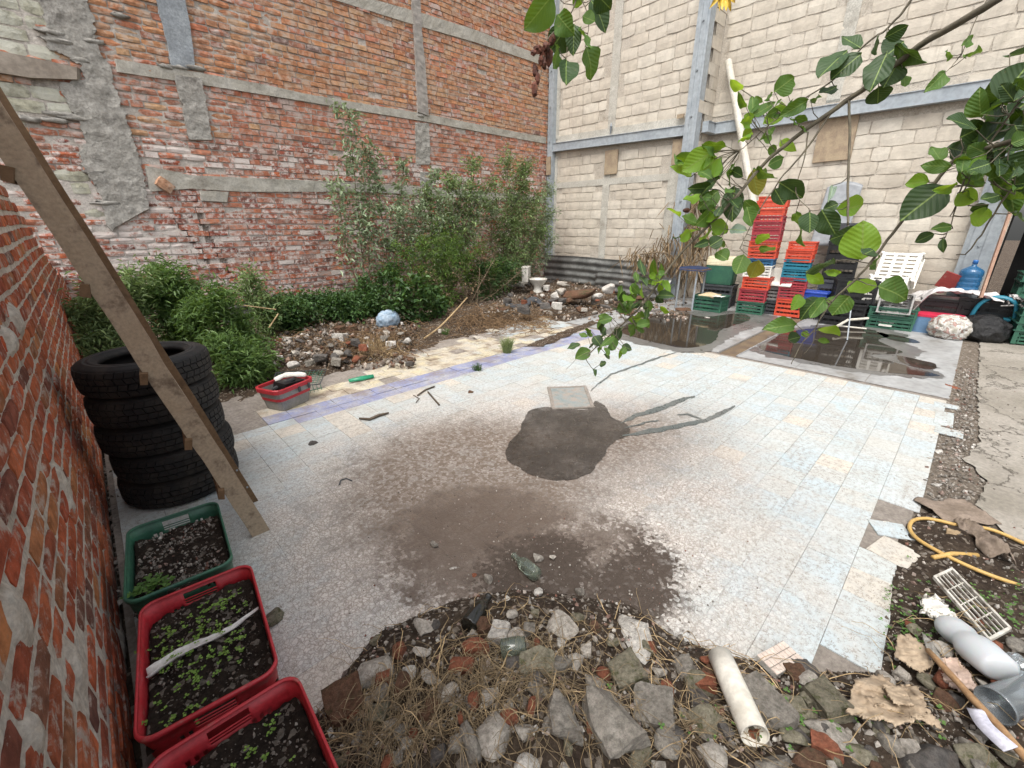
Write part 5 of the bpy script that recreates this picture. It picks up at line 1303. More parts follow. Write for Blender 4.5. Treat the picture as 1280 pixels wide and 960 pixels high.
def gbase(px, y): p = ony(px, 390, y); return Vector((p.x, y, max(0, bed_z(p.x, y))))
random.seed(21)
shrub('young_tree', 'tall slender young tree left of the bushes, reaching highest on the brick wall', 'tree', gbase(462, 7.5), tips_px(7.5, (436, 140), (462, 185), (422, 235), (450, 260)), 900, .10, .034, M_lf2, BU, .34, .012, 7, start=.35, clump=.2)
shrub('young_tree', 'thin dark stemmed sapling right of the tall slender tree', 'tree', gbase(488, 7.3), tips_px(7.3, (505, 205), (545, 215), (470, 215)), 900, .085, .028, M_lf2, BU, .22, .014, 7, start=.45)
shrub('leafy_shrub', 'wide green shrub with raised tips in the middle of the bushes', 'shrub', gbase(560, 7.3), tips_px(7.3, (590, 205), (560, 225), (530, 235), (615, 225), (575, 260), (545, 290)), 3000, .08, .024, M_lf, BU, .34, .014, 9, start=.25, clump=.16)
shrub('leafy_shrub', 'tall bushy shrub at the right end of the bushes near the corner post', 'shrub', gbase(625, 7.4), tips_px(7.4, (635, 200), (655, 215), (672, 245), (660, 205), (648, 260), (680, 285), (615, 255)), 4600, .08, .022, M_lf, BU, .36, .015, 10, start=.2, clump=.18)
shrub('feathery_bush', 'dense yellow green feathery bush low in the middle of the bushes', 'bush', gbase(550, 6.7), tips_px(6.7, (500, 310), (525, 300), (550, 290), (575, 300), (600, 310), (615, 335), (488, 340), (560, 320)), 5200, .065, .014, M_lf3, BU, .30, .009, 14, start=.1, clump=.16)
shrub('feathery_bush', 'dark green lower bush between the feathery bush and the toilet', 'bush', gbase(610, 6.8), tips_px(6.8, (600, 330), (625, 325), (640, 330), (650, 345), (590, 350)), 3000, .06, .018, M_lfd, BU, .26, .009, 12, start=.1, clump=.15)
shrub('broadleaf_bush', 'broad leaved low plant at the front of the bushes by the blue bag', 'bush', gbase(520, 5.9), tips_px(5.9, (500, 355), (520, 350), (540, 362), (555, 378), (490, 380)), 800, .085, .05, M_lfd, BU, .2, .008, 9, start=.1, clump=.12)
shrub('feathery_bush', 'dark bush left of the feathery one, behind the vines', 'bush', gbase(470, 6.9), tips_px(6.9, (455, 350), (475, 345), (490, 330), (440, 370)), 2000, .065, .022, M_lfd, BU, .26, .009, 12, start=.1, clump=.15)
shrub('leafy_shrub', 'pale leaved shrub filling the space between the thin sapling and the tallest shrub', 'shrub', gbase(540, 7.2), tips_px(7.2, (525, 250), (550, 245), (575, 235), (600, 240), (500, 265), (620, 260)), 2600, .08, .024, M_lf2, BU, .36, .012, 9, start=.25, clump=.18)
shrub('leafy_shrub', 'pale loose shrub leaning against the steel corner post', 'shrub', gbase(650, 7.6), tips_px(7.6, (685, 230), (690, 265), (675, 285), (688, 300), (660, 250), (640, 240)), 2600, .08, .022, M_lf2, BU, .34, .012, 9, start=.25, clump=.18)
shrub('withered_bush', 'leafless brown twigs standing among the bushes', 'bush', gbase(590, 6.5), tips_px(6.5, (560, 330), (620, 320), (650, 340), (540, 345), (600, 300)), 160, .05, .02, M_tan, BU, .3, .010, 16, start=.1, clump=.2)
for i, (x0, x1, yy, nn, lab) in enumerate([(335, 400, 6.7, 2600, 'dark low vine mass in front of the dark metal sheet, left part'), (395, 470, 6.7, 2600, 'dark low vine mass left of the blue bag, right part')]):
    tp = [ony(random.uniform(x0, x1), random.uniform(372, 395), yy+random.uniform(-.3, .3)) for _ in range(12)]
    shrub('vine', lab, 'vine', gbase((x0+x1)/2, yy), tp, int(nn*1.4), .05, .030, M_lfd, 'vines at the wall foot', .22, .006, 8, start=.1, clump=.2)
LB = 'weeds behind the tyres'
for i, (px, yy, tp, nn, mt, lab) in enumerate([
    (150, 6.1, [(105, 385), (125, 360), (150, 350), (170, 345), (110, 410)], 2600, M_lf, 'leafy weeds against the left wall, seen past the ladder'),
    (215, 6.4, [(190, 335), (210, 345), (235, 360), (200, 360), (180, 370), (225, 380)], 3200, M_lfb, 'tall leafy weeds behind the tyres with the highest tips'),
    (265, 5.7, [(250, 385), (275, 375), (300, 400), (285, 420), (240, 400), (315, 430)], 3200, M_lfb, 'bright lance leaved weeds right of the tyre stack'),
    (290, 5.0, [(285, 440), (305, 450), (320, 460), (290, 470), (270, 430)], 1900, M_lfb, 'low weeds just behind the grey tub with the red rim'),
    (325, 6.6, [(310, 345), (325, 370), (340, 385), (300, 365)], 1000, M_lf, 'small weeds below the crack in the brick wall')]):
    shrub('tall_weeds', lab, 'weeds', gbase(px, yy), tips_px(yy, *tp), int(nn*1.5), .078, .017, mt, LB, .30, .008, 9, start=.1, clump=.16)
# grass tuft in a floor crack
def tuft(px, py, n, h, mat, label):
    q = fl(px, py); m = MB()
    for _ in range(n):
        a = random.uniform(0, 6.28); r = random.uniform(0, .05); p = q+Vector((r*math.cos(a), r*math.sin(a), 0)); o = Vector((math.cos(a), math.sin(a), 0))*random.uniform(.0, .45)*h; hh = h*random.uniform(.4, 1.1)
        m.tube([p, p+o*.35+Vector((0, 0, hh*.6)), p+o+Vector((0, 0, hh))], [.0025, .002, .0008], 3, False)
        for k in range(3): add_leaf(m, p+o*.6+Vector((0, 0, hh*random.uniform(.3, 1))), Vector((random.gauss(0, 1), random.gauss(0, 1), .4)), .022, .005)
    o = m.build('grass_tuft', mat); return tag(o, label, 'grass')
tuft(634, 441, 260, .2, leaf_mat('tuft_green', '#7c8a55', '#94a06a', .3), 'pale green grass tuft growing in the tiled floor before the rubbish')
tuft(596, 463, 60, .08, M_lfd, 'small dark weed tuft at the end of the blue tile stripe'); tuft(556, 420, 70, .12, M_lfb, 'small weed tuft beside the broad leaved plant')

# ------------------------------------------------------------------ rubbish heap at the back
def bz(px, py):
    q = fl(px, py, .08)
    for _ in range(3): q = fl(px, py, max(bed_z(q.x, q.y), 0))
    return q
g1 = 'broken stones of the back heap'
for i in range(150):
    if i < 80: px, py = random.uniform(335, 520), random.uniform(405, 455); py = max(py, 410+(px < 420)*14)
    else: px, py = random.uniform(630, 830), random.uniform(352, 392)
    q = bz(px, py); z = q.z+random.uniform(0, .1)*(1 if i < 80 else 2.0); s = random.uniform(6, 15)*(1 if i < 80 else .8)
    stone(px, py, s*random.uniform(.8, 1.5), s*.8, random.choice(['pale', 'white', 'dark', 'grey', 'brown', 'brown', 'dark', 'grey', 'brick']), random.choice(['lump', 'flat', 'block']), None, None, z=z, name='small_stone')
    o_ = LAST[0]; mt_, kd_ = LAST[1:]; wd_ = {'pale': 'pale grey', 'white': 'whitish', 'grey': 'grey', 'moss': 'mossy', 'brown': 'dull brown', 'brick': 'orange brick', 'dark': 'dark grey'}[mt_]; kn_ = {'lump': 'lump', 'block': 'angular block', 'flat': 'flat chip'}[kd_]; wh_ = 'by the vines at the back' if i < 80 else 'below the grey metal sheets'
    tag(o_, 'small %s %s in the rubbish %s' % (wd_, kn_, wh_), 'stone', 'small %s %ss in the rubbish %s' % (wd_, kn_, wh_))
m = MB(); 
def dbr():
    if random.random() < .5: px, py = random.uniform(320, 520), random.uniform(400, 462)
    else: px, py = random.uniform(600, 860), random.uniform(350, 402)
    q = bz(px, py); return (q.x, q.y, q.z+random.uniform(-.01, .05))
pebbles(m, 4200, dbr, .008, .05, 2.2); tag(m.build('rubbish_debris', chip_mat('debris', '#6b5a4a', '#8b8176', '#4b3d31', '#b9b0a4', '#7a5a48', '#3a322b', '#9a8f82', '#5a4a3c', '#c9c4bc')), kind='stuff')
m = MB()
for i in range(1700):
    px, py = random.choice([(random.gauss(468, 16), random.gauss(433, 8)), (random.uniform(560, 690), random.uniform(385, 420)), (random.uniform(580, 680), random.uniform(395, 412)), (random.uniform(330, 540), random.uniform(400, 450)), (random.uniform(690, 850), random.uniform(345, 395))])
    q = bz(px, py); blade(m, (q.x, q.y, q.z+.02), random.uniform(0, 6.3), random.uniform(.12, .45), random.uniform(.003, .006), .10, 1.2, gz=lambda x, y: max(0, bed_z(x, y))+.01)
tag(m.build('dry_litter', surf('litter', '#5f4a35', '#7d664b', 20, .95, 0, rnd=.4)), kind='stuff')
q = bz(468, 440); st_ = MB()
for i in range(260): blade(st_, (q.x+random.gauss(0, .12), q.y+random.gauss(0, .1), q.z+random.uniform(.02, .18)), random.uniform(0, 6.3), random.uniform(.2, .45), .0035, .12, 2.2)
tag(st_.build('straw_bundle', M_straw2), 'bundle of yellow dry stalks left of the crumpled blue bag', 'straw')
q = bz(486, 408); crumple('blue_bag', (q.x, q.y, q.z+.10), .16, surf('bag_blue', '#7f95a8', '#a3b2bf', 14, .5, .4, .006), 'crumpled pale blue bag on the rubbish in front of the broad leaved plant', 'bag', 5, amp=.10, sharp=False, sz=(1.1, .7, .9))
m = MB(); m.tube(smooth_path([ony(530, 423, 5.1), ony(548, 410, 5.25), ony(566, 392, 5.4), ony(584, 372, 5.6)], 4), [.012]*9+[.010]*4, 7); tag(m.build('dry_branch', M_straw2), 'long pale dry branch slanting up before the dark bushes', 'branch')
m = MB(); m.tube([ony(290, 380, 6.2), ony(345, 387, 6.2)], .008, 6); m.tube([ony(336, 410, 6.1), ony(348, 392, 6.1)], .008, 6); tag(m.build('dry_branch', M_straw2), 'thin dry twig crossing above the vines left of the stone heap', 'branch')
# toilet
q = bz(668, 372); t0 = Vector((7.35, 6.75, .02)); t0 = Vector(ony(672, 372, 6.6)); t0.z = .12
wc = empty('toilet', t0, 'old white toilet bowl standing in the rubbish by the corner of the walls', 'toilet', rz=.6)
M_cer = surf('ceramic', '#cfcbc2', '#bdb8ad', 4, .3, .05, .001, dirt=('#8f8575', .3, 9), spec=.6)
wc.scale = (.8, .8, .8)
link('bowl', MB().lathe([(.0, 0), (.13, 0), (.12, .04), (.085, .12), (.10, .2), (.17, .3), (.2, .36), (.21, .38), (.205, .4), (.17, .4), (.15, .36), (.09, .28), (0, .26)], 28, sy=1.25).mesh(M_cer, True, 'bowl'), wc)
link('cistern', MB().box((0, .33, .50), (.42, .18, .36), jit=.006, taper=.92).mesh(M_cer, name='cistern'), wc)
link('cistern_lid', MB().box((0, .33, .70), (.45, .21, .03)).mesh(M_cer, name='cistern_lid'), wc)
# black car bumper
def lm(pts_, r, name, mat, label, cat, flat=.4): m = MB().tube(smooth_path(pts_, 5), r, 10, flat=flat); return tag(m.build(name, mat, None, True), label, cat)
y0 = 5.9
lm([ony(632, 380, y0), ony(650, 384, y0-.1), ony(668, 374, y0-.1), ony(680, 385, y0-.25), ony(690, 396, y0-.3)], .07, 'car_bumper', M_dgrey, 'curved black piece of car bumper dumped below the toilet', 'bumper', .45)
lm([ony(655, 372, y0+.1), ony(672, 385, y0), ony(692, 378, y0)], .035, 'black_hose', M_black, 'black bent plastic strip beside the toilet foot', 'plastic strip', .5)
stone(725, 366, 45, 26, 'brown', 'flat', 'large brown rag like lump on the heap before the metal sheets', z=.25, name='brown_rag', cat='rag'); stone(762, 360, 18, 16, 'white', 'lump', 'white crumpled bag at the right of the brown lump', z=.3, name='white_scrap', cat='bag'); stone(747, 370, 14, 12, 'white', 'lump', 'smaller white scrap just left of the white crumpled bag', z=.22, name='white_scrap', cat='scrap')
stone(855, 386, 30, 9, 'brown', 'flat', 'flat reddish brown board by the table leg at the puddle edge', z=.03, name='wood_scrap', cat='scrap'); stone(822, 388, 16, 10, 'dark', 'flat', 'dark scrap at the upper edge of the left puddle', z=.03, name='dark_scrap', cat='scrap'); stone(884, 396, 10, 6, 'white', 'flat', 'white scrap at the corner of the low green crate', z=.02, name='white_scrap', cat='scrap')
stone(368, 451, 22, 12, 'white', 'flat', 'pale broken tile standing on the back heap, the left of two', z=.05, name='broken_tile', cat='tile'); stone(432, 452, 26, 10, 'white', 'flat', 'pale flat tile piece at the front edge of the back heap', z=.02, name='broken_tile', cat='tile'); stone(420, 450, 16, 14, 'pale', 'flat', 'greyish tile piece left of the pale flat one', z=.03, name='broken_tile', cat='tile'); stone(597, 421, 22, 7, 'pale', 'flat', 'pale plank end lying before the litter, right of the dry branch', z=.03, name='board_piece', cat='board'); stone(552, 414, 13, 15, 'pale', 'lump', 'beige lump at the lower end of the dry branch', z=.06, name='stone_lump', cat='stone')
# withered palm fronds at the steel column
fr = empty('withered_palm', (8.7, 4.7, 0), 'withered brown palm fronds hanging at the foot of the big steel column', 'palm')
m = MB(); k_ = MB()
heads = [ony(868, 250, 4.35), ony(862, 280, 4.3), ony(875, 300, 4.1), ony(840, 300, 4.5), ony(850, 320, 4.3), ony(868, 335, 4.0), ony(895, 335, 3.9), ony(800, 320, 5.0), ony(815, 312, 4.8), ony(830, 330, 4.6)]
for h_ in heads:
    for i in range(60):
        p = h_+Vector((random.gauss(0, .08), random.gauss(0, .22), random.gauss(0, .06))); ln = random.uniform(.2, .55); sw = Vector((random.gauss(0, .12), random.gauss(0, .16), 0))
        w = Vector((random.gauss(0, 1), random.gauss(0, 1), 0)).normalized()*.009
        a, b, c = p, p+sw*.4-Vector((0, 0, ln*.4)), p+sw-Vector((0, 0, ln)); m.add([a-w, a+w, b-w*1.5, b+w*1.5, c], [(0, 1, 3, 2), (2, 3, 4)])
for a in ([ony(872, 370, 4.2), ony(866, 300, 4.25), ony(868, 235, 4.35)], [ony(860, 370, 4.3), ony(840, 320, 4.4), ony(800, 318, 4.9)], [ony(866, 330, 4.2), ony(880, 325, 4.0), ony(900, 335, 3.9)], [ony(850, 350, 4.3), ony(856, 290, 4.4), ony(880, 235, 4.3)]): k_.tube(smooth_path(a, 5), .013, 6)
k_.build('stalk', M_stem, fr, True); m.build('fronds', M_tan, fr)

# ------------------------------------------------------------------ things lying on the tiled floor
q = fl(366, 512); tb_ = empty('grey_tub', (q.x+.02, q.y+.17, 0), 'grey plastic tub with a red rim holding tools, beside the blue tile stripe', 'tub', rz=.42)
W, D = .40, .28; Q = [(y, x) for x, y in [(x, y) for k, (x, y) in enumerate(rrect(D, W, .05)) if k % 3 == 0]][::-1]
n_ = len(Q)
lv = [(.0, .8), (.03, .84), (.12, .92), (.135, .96), (.20, 1), (.20, .97), (.03, .82), (.02, .78)]
vs = [(x*s, y*s, z) for z, s in lv for x, y in Q]; fs = [(i*n_+j, i*n_+(j+1) % n_, (i+1)*n_+(j+1) % n_, (i+1)*n_+j) for i in range(len(lv)-1) for j in range(n_)]+[tuple(range(n_-1, -1, -1)), tuple((len(lv)-1)*n_+j for j in range(n_))]
link('body', MB().add(vs, fs).mesh(M_grey, name='body'), tb_)
lv = [(.185, 1.01), (.18, 1.07), (.215, 1.08), (.222, 1.05), (.22, .98), (.20, .965), (.10, .93)]
vs = [(x*s, y*s, z) for z, s in lv for x, y in Q]; link('rim', MB().add(vs, [(i*n_+j, i*n_+(j+1) % n_, (i+1)*n_+(j+1) % n_, (i+1)*n_+j) for i in range(len(lv)-1) for j in range(n_)]).mesh(M_red, name='rim'), tb_)
for x in (.02, .13): link('clip', MB().box((x, -.155, .165), (.02, .012, .05), jit=.001).mesh(M_dgrey, name='clip'), tb_)
tz = .2
m = MB(); m.tube(smooth_path([(q.x-.03, q.y+.28, tz+.02), (q.x+.05, q.y+.27, tz+.05), (q.x+.13, q.y+.2, tz+.06), (q.x+.22, q.y+.17, tz+.04)], 5), [.022, .026, .026, .024, .022]*3+[.012], 10, flat=.45); tag(m.build('white_tool', M_white, None, True), 'white plastic tool handle sticking out of the grey tub', 'tool')
m = MB(); m.box((q.x+.06, q.y+.15, tz-.01), (.24, .12, .08), (.15, .1, .5), jit=.012); m.tube([(q.x-.1, q.y+.12, tz-.01), (q.x+.0, q.y+.12, tz+.02), (q.x+.1, q.y+.14, tz+.04)], .02, 8); tag(m.build('black_tool', M_black), 'black tool body lying in the grey tub under the white one', 'tool')
q = fl(375, 475)
bk_ = empty('wire_basket', (q.x, q.y, 0), 'dark green wire basket lying behind the grey tub', 'basket')
m = MB(); a = fl(338, 487, .12); b = fl(400, 480, .05); c = fl(408, 462, .05); d = fl(345, 466, .12)
for i in range(13): t = i/12; m.tube([a.lerp(b, t), d.lerp(c, t)], .003, 4); 
for i in range(8): t = i/7; m.tube([a.lerp(d, t), b.lerp(c, t)], .003, 4)
for i in range(13): t = i/12; p = a.lerp(b, t); m.tube([p, p-Vector((0, .04, .09))], .003, 4)
m.tube([a-Vector((0, .04, .09)), b-Vector((0, .04, .03))], .004, 4); m.build('grid', M_green, bk_); MB().tube([a, b, c, d, a], .006, 6).build('frame', M_dgrey, bk_)
q = fl(320, 478); m = MB().grid(8, 6, lambda s, t: Vector((q.x-.07+s*.15, q.y-.05+t*.1, .09+.04*math.sin(PI*t)+.02*s))); o = link('pink_scoop', m.mesh(plastic('pink', '#c95a90', '#d068a0', .5, .1), True)); o.modifiers.new('s', 'SOLIDIFY').thickness = .004; tag(o, 'pink plastic scoop in the weeds left of the grey tub', 'scoop')
a, b = fl(436, 476, .03), fl(467, 470, .03); m = MB().tube([a, (a+b)/2, b], [.02, .028, .022], 10, flat=.5); tag(m.build('green_float', plastic('jade_green', '#1f7f5c', '#26906a', .45, .1), None, True), 'bright green plastic piece on the cream tiles behind the blue stripe', 'plastic piece')
def twig(px_pts, r, name, mat, label, cat, z=.01): m = MB().tube([fl(x, y, z) for x, y in px_pts], r, 7); return tag(m.build(name, mat, None, True), label, cat)
M_bark = surf('dark_bark', '#4e443a', '#655a4d', 14, .9, .5, .004)
twig([(449, 523), (462, 524), (474, 519), (486, 516)], [.008, .013, .014, .007], 'bark_strip', M_bark, 'short curved strip of bark on the pale floor left of centre', 'bark', .015)
twig([(535, 490), (549, 506)], .009, 'stick', M_bark, 'short dark stick standing out on the floor right of the blue stripe', 'stick', .012)
twig([(522, 494), (532, 487), (543, 483)], .008, 'stick', M_bark, 'forked twig just above the short dark stick', 'stick', .012)
twig([(424, 606), (426, 600), (433, 598), (440, 601)], .004, 'wire_hook', M_dgrey, 'small bent dark wire on the floor in front of the ladder', 'wire', .006)
twig([(517, 494), (524, 498), (520, 503)], .004, 'stick', M_bark, 'tiny hooked twig left of the forked twig', 'stick', .008)
stone(391, 553, 18, 9, 'dark', 'lump', 'dark crumbly clod alone on the floor right of the tyres', z=.012, name='dirt_clod', cat='clod'); stone(632, 531, 11, 6, 'dark', 'flat', 'small dark spot of dirt left of the wet patch', z=.004, name='dirt_clod', cat='clod'); stone(588, 489, 12, 7, 'brown', 'lump', 'brown lump in the dirt at the end of the twigs', z=.012, name='dirt_clod', cat='clod'); stone(562, 514, 9, 5, 'pale', 'flat', 'pale chip lying below the short dark stick', z=.008, name='stone_chip', cat='chip')

# ------------------------------------------------------------------ things on the front heap
def hz(px, py, dz=.0):
    q = fl(px, py, .06)
    for _ in range(4): q = fl(px, py, max(pile_z(q.x, q.y), 0)+dz)
    return q
def tube_thing(name, a, b, R, prof, mat, label, cat, extra=None):
    """a lathed body lying from a to b; prof = (radius factor, position 0..1)"""
    d = (b-a); T = d.to_track_quat('Z', 'Y').to_matrix(); m = MB().lathe([(r*R, t*d.length) for r, t in prof], 28, a, T); o = link(name, m.mesh(mat, True, name)); return tag(o, label, cat)
bot = [(0, 0), (.9, 0), (1, .03), (1, .5), (.95, .58), (.5, .74), (.4, .8), (.38, .95), (.45, .96), (.45, 1), (.3, 1), (.3, .96)]
n = N('clear_glass'); n.b.inputs['Transmission Weight'].default_value = .85; M_glass = n.fin(L('#a9b5a6'), .06, 0, .5)
n = N('dark_glass'); n.b.inputs['Transmission Weight'].default_value = .25; M_dglass = n.fin(L('#26251f'), .1, 0, .6)
tube_thing('glass_bottle', fl(671, 719, .035), fl(642, 694, .02), .033, bot, M_glass, 'clear glass bottle lying on the dark soil behind the heap', 'bottle')
tube_thing('dark_bottle', hz(585, 783, .03), hz(611, 745, .035), .036, bot, M_dglass, 'dark brown bottle lying neck up at the back rim of the heap', 'bottle')
tube_thing('glass_jar', hz(627, 811, .04), hz(657, 806, .045), .032, [(0, 0), (.95, 0), (1, .05), (1, .75), (.85, .85), (.85, 1), (.8, 1)], M_glass, 'small clear jar half hidden in the middle of the heap', 'jar')
a, b = hz(944, 920, .055), hz(900, 820, .055); d = b-a; T = d.to_track_quat('Z', 'Y').to_matrix(); R = .040
m = MB().lathe([(R, 0), (R, d.length*.3), (R, d.length*.7), (R, d.length), (R-.004, d.length), (R-.004, d.length*.5), (R-.004, 0), (R, 0)], 36, a, T)
tag(link('pipe_piece', m.mesh(M_pvc, True)), 'short thick white plastic pipe lying on the stones at the front', 'pipe')
# tile fragment with grid face
c = hz(974, 824, .035); u = (hz(1003, 805, .05)-hz(948, 836, .04)).normalized(); w = Vector((-u.y, u.x, .1)).normalized(); L1, W1 = .19, .082
tf = empty('tile_fragment', c, 'tile piece with a grid of small pinkish squares, right of the short white pipe', 'tile')
nn = u.cross(w).normalized(); Rm = Matrix((u, w, nn)).transposed()
MB().box(c, (L1, W1, .018), Rm, jit=.002).build('backing', M_conc, tf)
M_mos = surf('mosaic', '#c2b2a6', '#cfc2b6', 12, .6, .2, .001, dirt=('#8d7a6c', .25, 30))
for i in range(7):
    for j in range(3):
        MB().box(c+u*((i-3)*L1/7)+w*((j-1)*W1/3)+nn*.0105, (L1/7-.003, W1/3-.003, .004), Rm).build('mosaic_tile', M_mos, tf)
# cardboard
M_card = surf('cardboard', '#94826c', '#a79680', 7, .9, .4, .004, dirt=('#75634e', .3, 10)); 
def ragged(name, poly, lift, mat, label, cat, seed=0, nz=.02, th=.004, n=16, curl=0):
    """torn sheet: an outline on the heap filled with a crumpled grid"""
    n = int(n*2.4)
    xs = [p[0] for p in poly]; ys_ = [p[1] for p in poly]; x0, x1, y0, y1 = min(xs), max(xs), min(ys_), max(ys_); m = MB(); vs = {}; 
    def V(i, j):
        if (i, j) not in vs:
            px = x0+(x1-x0)*i/n+(fbm(i*9/n, j*9/n, seed)*.04*(x1-x0)); py = y0+(y1-y0)*j/n+fbm(i*9/n, j*9/n, seed+4)*.05*(y1-y0); q = hz(px, py, 0); q = hz(px, py, lift+fbm(q.x*9, q.y*9, seed)*nz+curl*((i/n-.5)**2+(j/n-.5)**2)); vs[(i, j)] = len(m.v); m.v.append(tuple(q))
        return vs[(i, j)]
    for i in range(n):
        for j in range(n):
            px = x0+(x1-x0)*(i+.5)/n; py = y0+(y1-y0)*(j+.5)/n
            if inpoly(px, py, poly): m.f.append((V(i, j), V(i+1, j), V(i+1, j+1), V(i, j+1)))
    o = link(name, m.mesh(mat, True, name)); s = o.modifiers.new('s', 'SOLIDIFY'); s.thickness = th; s.offset = 1; return tag(o, label, cat)
ragged('cardboard', [(1068, 850), (1100, 843), (1120, 855), (1148, 857), (1158, 885), (1180, 912), (1150, 900), (1120, 905), (1090, 897), (1058, 893)], .055, M_card, 'torn brown cardboard lying flat on the stones at the front right', 'cardboard', 1, .025, .006, 26)
ragged('cardboard', [(1104, 856), (1128, 858), (1142, 880), (1118, 880)], .068, M_card, 'small cardboard flap lying on top of the torn cardboard', 'cardboard', 5, .012, .008, 12)
ragged('cardboard', [(1122, 795), (1135, 792), (1162, 812), (1168, 832), (1150, 840), (1118, 820)], .05, M_card, 'folded piece of cardboard left of the wooden stick', 'cardboard', 2, .03, .006, 16)
ragged('stone_flake', [(1168, 822), (1195, 822), (1210, 838), (1222, 862), (1200, 862), (1180, 848)], .045, surf('pink_plaster', '#ab9586', '#bba597', 8, .85, .3, .004), 'pinkish flat plaster piece under the wooden stick', 'plaster', 3, .01, .012, 14)
ragged('plaster_flake', [(1152, 790), (1164, 800), (1178, 826), (1162, 824)], .05, M_conc, 'thin grey flake beside the folded cardboard', 'plaster', 6, .01, .006, 12)
ragged('foam_piece', [(1153, 750), (1166, 745), (1180, 755), (1194, 768), (1176, 770), (1156, 766)], .05, M_white, 'torn white foam piece above the milky bottle', 'foam', 7, .03, .02, 14, .04)
a, b = hz(1160, 812, .07), hz(1290, 955, .07); P = [a.lerp(b, t/8)+Vector((fbm(t, 1)*.006, 0, fbm(t, 3)*.006)) for t in range(9)]
tag(MB().tube(P, [.009, .010, .011, .010, .012, .011, .012, .012, .012], 8).build('wooden_stick', surf('stick_wood', '#8f6f4f', '#a3835f', 14, .8, .4, .003), None, True), 'long brown wooden stick slanting to the lower right corner', 'stick')
m = MB()
Pp = [hz(1218, 890, .05), hz(1228, 908, .06), hz(1245, 925, .07), hz(1262, 940, .07)]; Pp = smooth_path(Pp, 5)
for i in range(len(Pp)-1):
    pass
vs = []; 
for i, p in enumerate(Pp):
    t = (Pp[min(i+1, len(Pp)-1)]-Pp[max(i-1, 0)]).normalized(); s = Vector((-t.y, t.x, 0))*.017; vs += [p-s, p+s+Vector((0, 0, .02))]
m.add(vs, [(2*i, 2*i+1, 2*i+3, 2*i+2) for i in range(len(Pp)-1)]); o = link('white_strip', m.mesh(surf('lilac_white', '#b9b9c6', '#cccbd4', 9, .6, .2, .002), True)); o.modifiers.new('s', 'SOLIDIFY').thickness = .004; tag(o, 'pale bluish white strip beside the end of the wooden stick', 'strip')
# milky bottle, clear plastic bottle
n = N('milky_plastic'); n.b.inputs['Transmission Weight'].default_value = .12; n.b.inputs['Subsurface Weight'].default_value = .2; M_milk = n.fin(n.mix(n.noise(12), L('#aeb3b5'), L('#c2c6c8')), .4, 0, .5)
a, b = hz(1252, 838, .07), hz(1182, 778, .06); d = b-a; T = d.to_track_quat('Z', 'Y').to_matrix()
mb_ = MB().lathe([(0, 0), (.045, 0), (.058, .012), (.064, d.length*.35), (.062, d.length*.45), (.050, d.length*.55), (.048, d.length*.62), (.056, d.length*.72), (.054, d.length*.88), (.042, d.length*.97), (.03, d.length), (.026, d.length*.97), (.02, d.length*.90)], 32, a, T, sx=1, sy=.8)
tag(link('milky_bottle', mb_.mesh(M_milk, True)), 'large milky plastic bottle lying on its side at the right edge', 'bottle')
n = N('clear_plastic'); n.b.inputs['Transmission Weight'].default_value = .8; M_cp = n.fin(L('#c2c9cc'), .12, 0, .5)
tube_thing('clear_cup', hz(1300, 858, .06), hz(1243, 882, .06), .05, [(0, 0), (.8, 0), (.82, .1), (1, .95), (1.04, .96), (1.04, 1), (.98, 1), (.8, .1)], M_cp, 'clear plastic cup lying in the lower right corner', 'cup')
crumple('plastic_scrap', hz(1268, 830, .05), .035, M_cp, 'crumpled clear plastic scrap between the milky bottle and the cup', 'plastic', 11, sub=3)
# white louvre grille
M_gri = surf('grille_white', '#b3afa5', '#c6c2b8', 9, .6, .2, .002, dirt=('#6f6559', .42, 25))
gr = empty('grille', hz(1222, 752, .02), 'dirty white window grille lying in the rubbish right of the foam piece', 'grille')
a, b, c, d = hz(1168, 722, .06), hz(1190, 712, .06), hz(1262, 786, .05), hz(1236, 800, .05)
def bar(m, p, q, w=.006, h=.008): e = q-p; m.box((p+q)/2, (w, h, e.length), e.to_track_quat('Z', 'Y').to_matrix())
for p_, q_2 in ((a, b), (b, c), (c, d), (d, a)): mm = MB(); bar(mm, p_, q_2, .010, .014); mm.build('frame', M_gri, gr)
for i in range(1, 5): t = i/5; mm = MB(); bar(mm, a.lerp(b, t), d.lerp(c, t), .004, .007); mm.build('slat', M_gri, gr)
for i in range(1, 4): t = i/4; mm = MB(); bar(mm, a.lerp(d, t), b.lerp(c, t), .004, .006); mm.build('crossbar', M_gri, gr)
# yellow hose
M_hose = surf('hose_yellow', '#bf9c5c', '#b39258', 14, .55, .1, .001)
H = [fl(1300, 742, .02), fl(1275, 732, .025), fl(1235, 718, .03), fl(1200, 703, .03), fl(1165, 685, .03), fl(1145, 672, .025), fl(1137, 660, .02), fl(1141, 651, .02), fl(1155, 648, .02), fl(1175, 651, .02), fl(1195, 656, .02), fl(1215, 658, .02), fl(1235, 661, .02), fl(1255, 668, .02), fl(1275, 677, .02), fl(1300, 688, .02)]
tag(MB().tube(smooth_path(H, 6), .0095, 10).build('garden_hose', M_hose, None, True), 'yellow garden hose looping over the ground at the right edge', 'hose')
tag(MB().tube([fl(1166, 697, .03), fl(1190, 692, .035), fl(1222, 694, .035)], .011, 10).build('hose_piece', M_hose, None, True), 'short cut piece of yellow hose inside the loop', 'hose')
M_cloth = surf('brown_cloth', '#6f6255', '#85776a', 9, .95, .5, .005, dirt=('#4f463d', .3, 12))
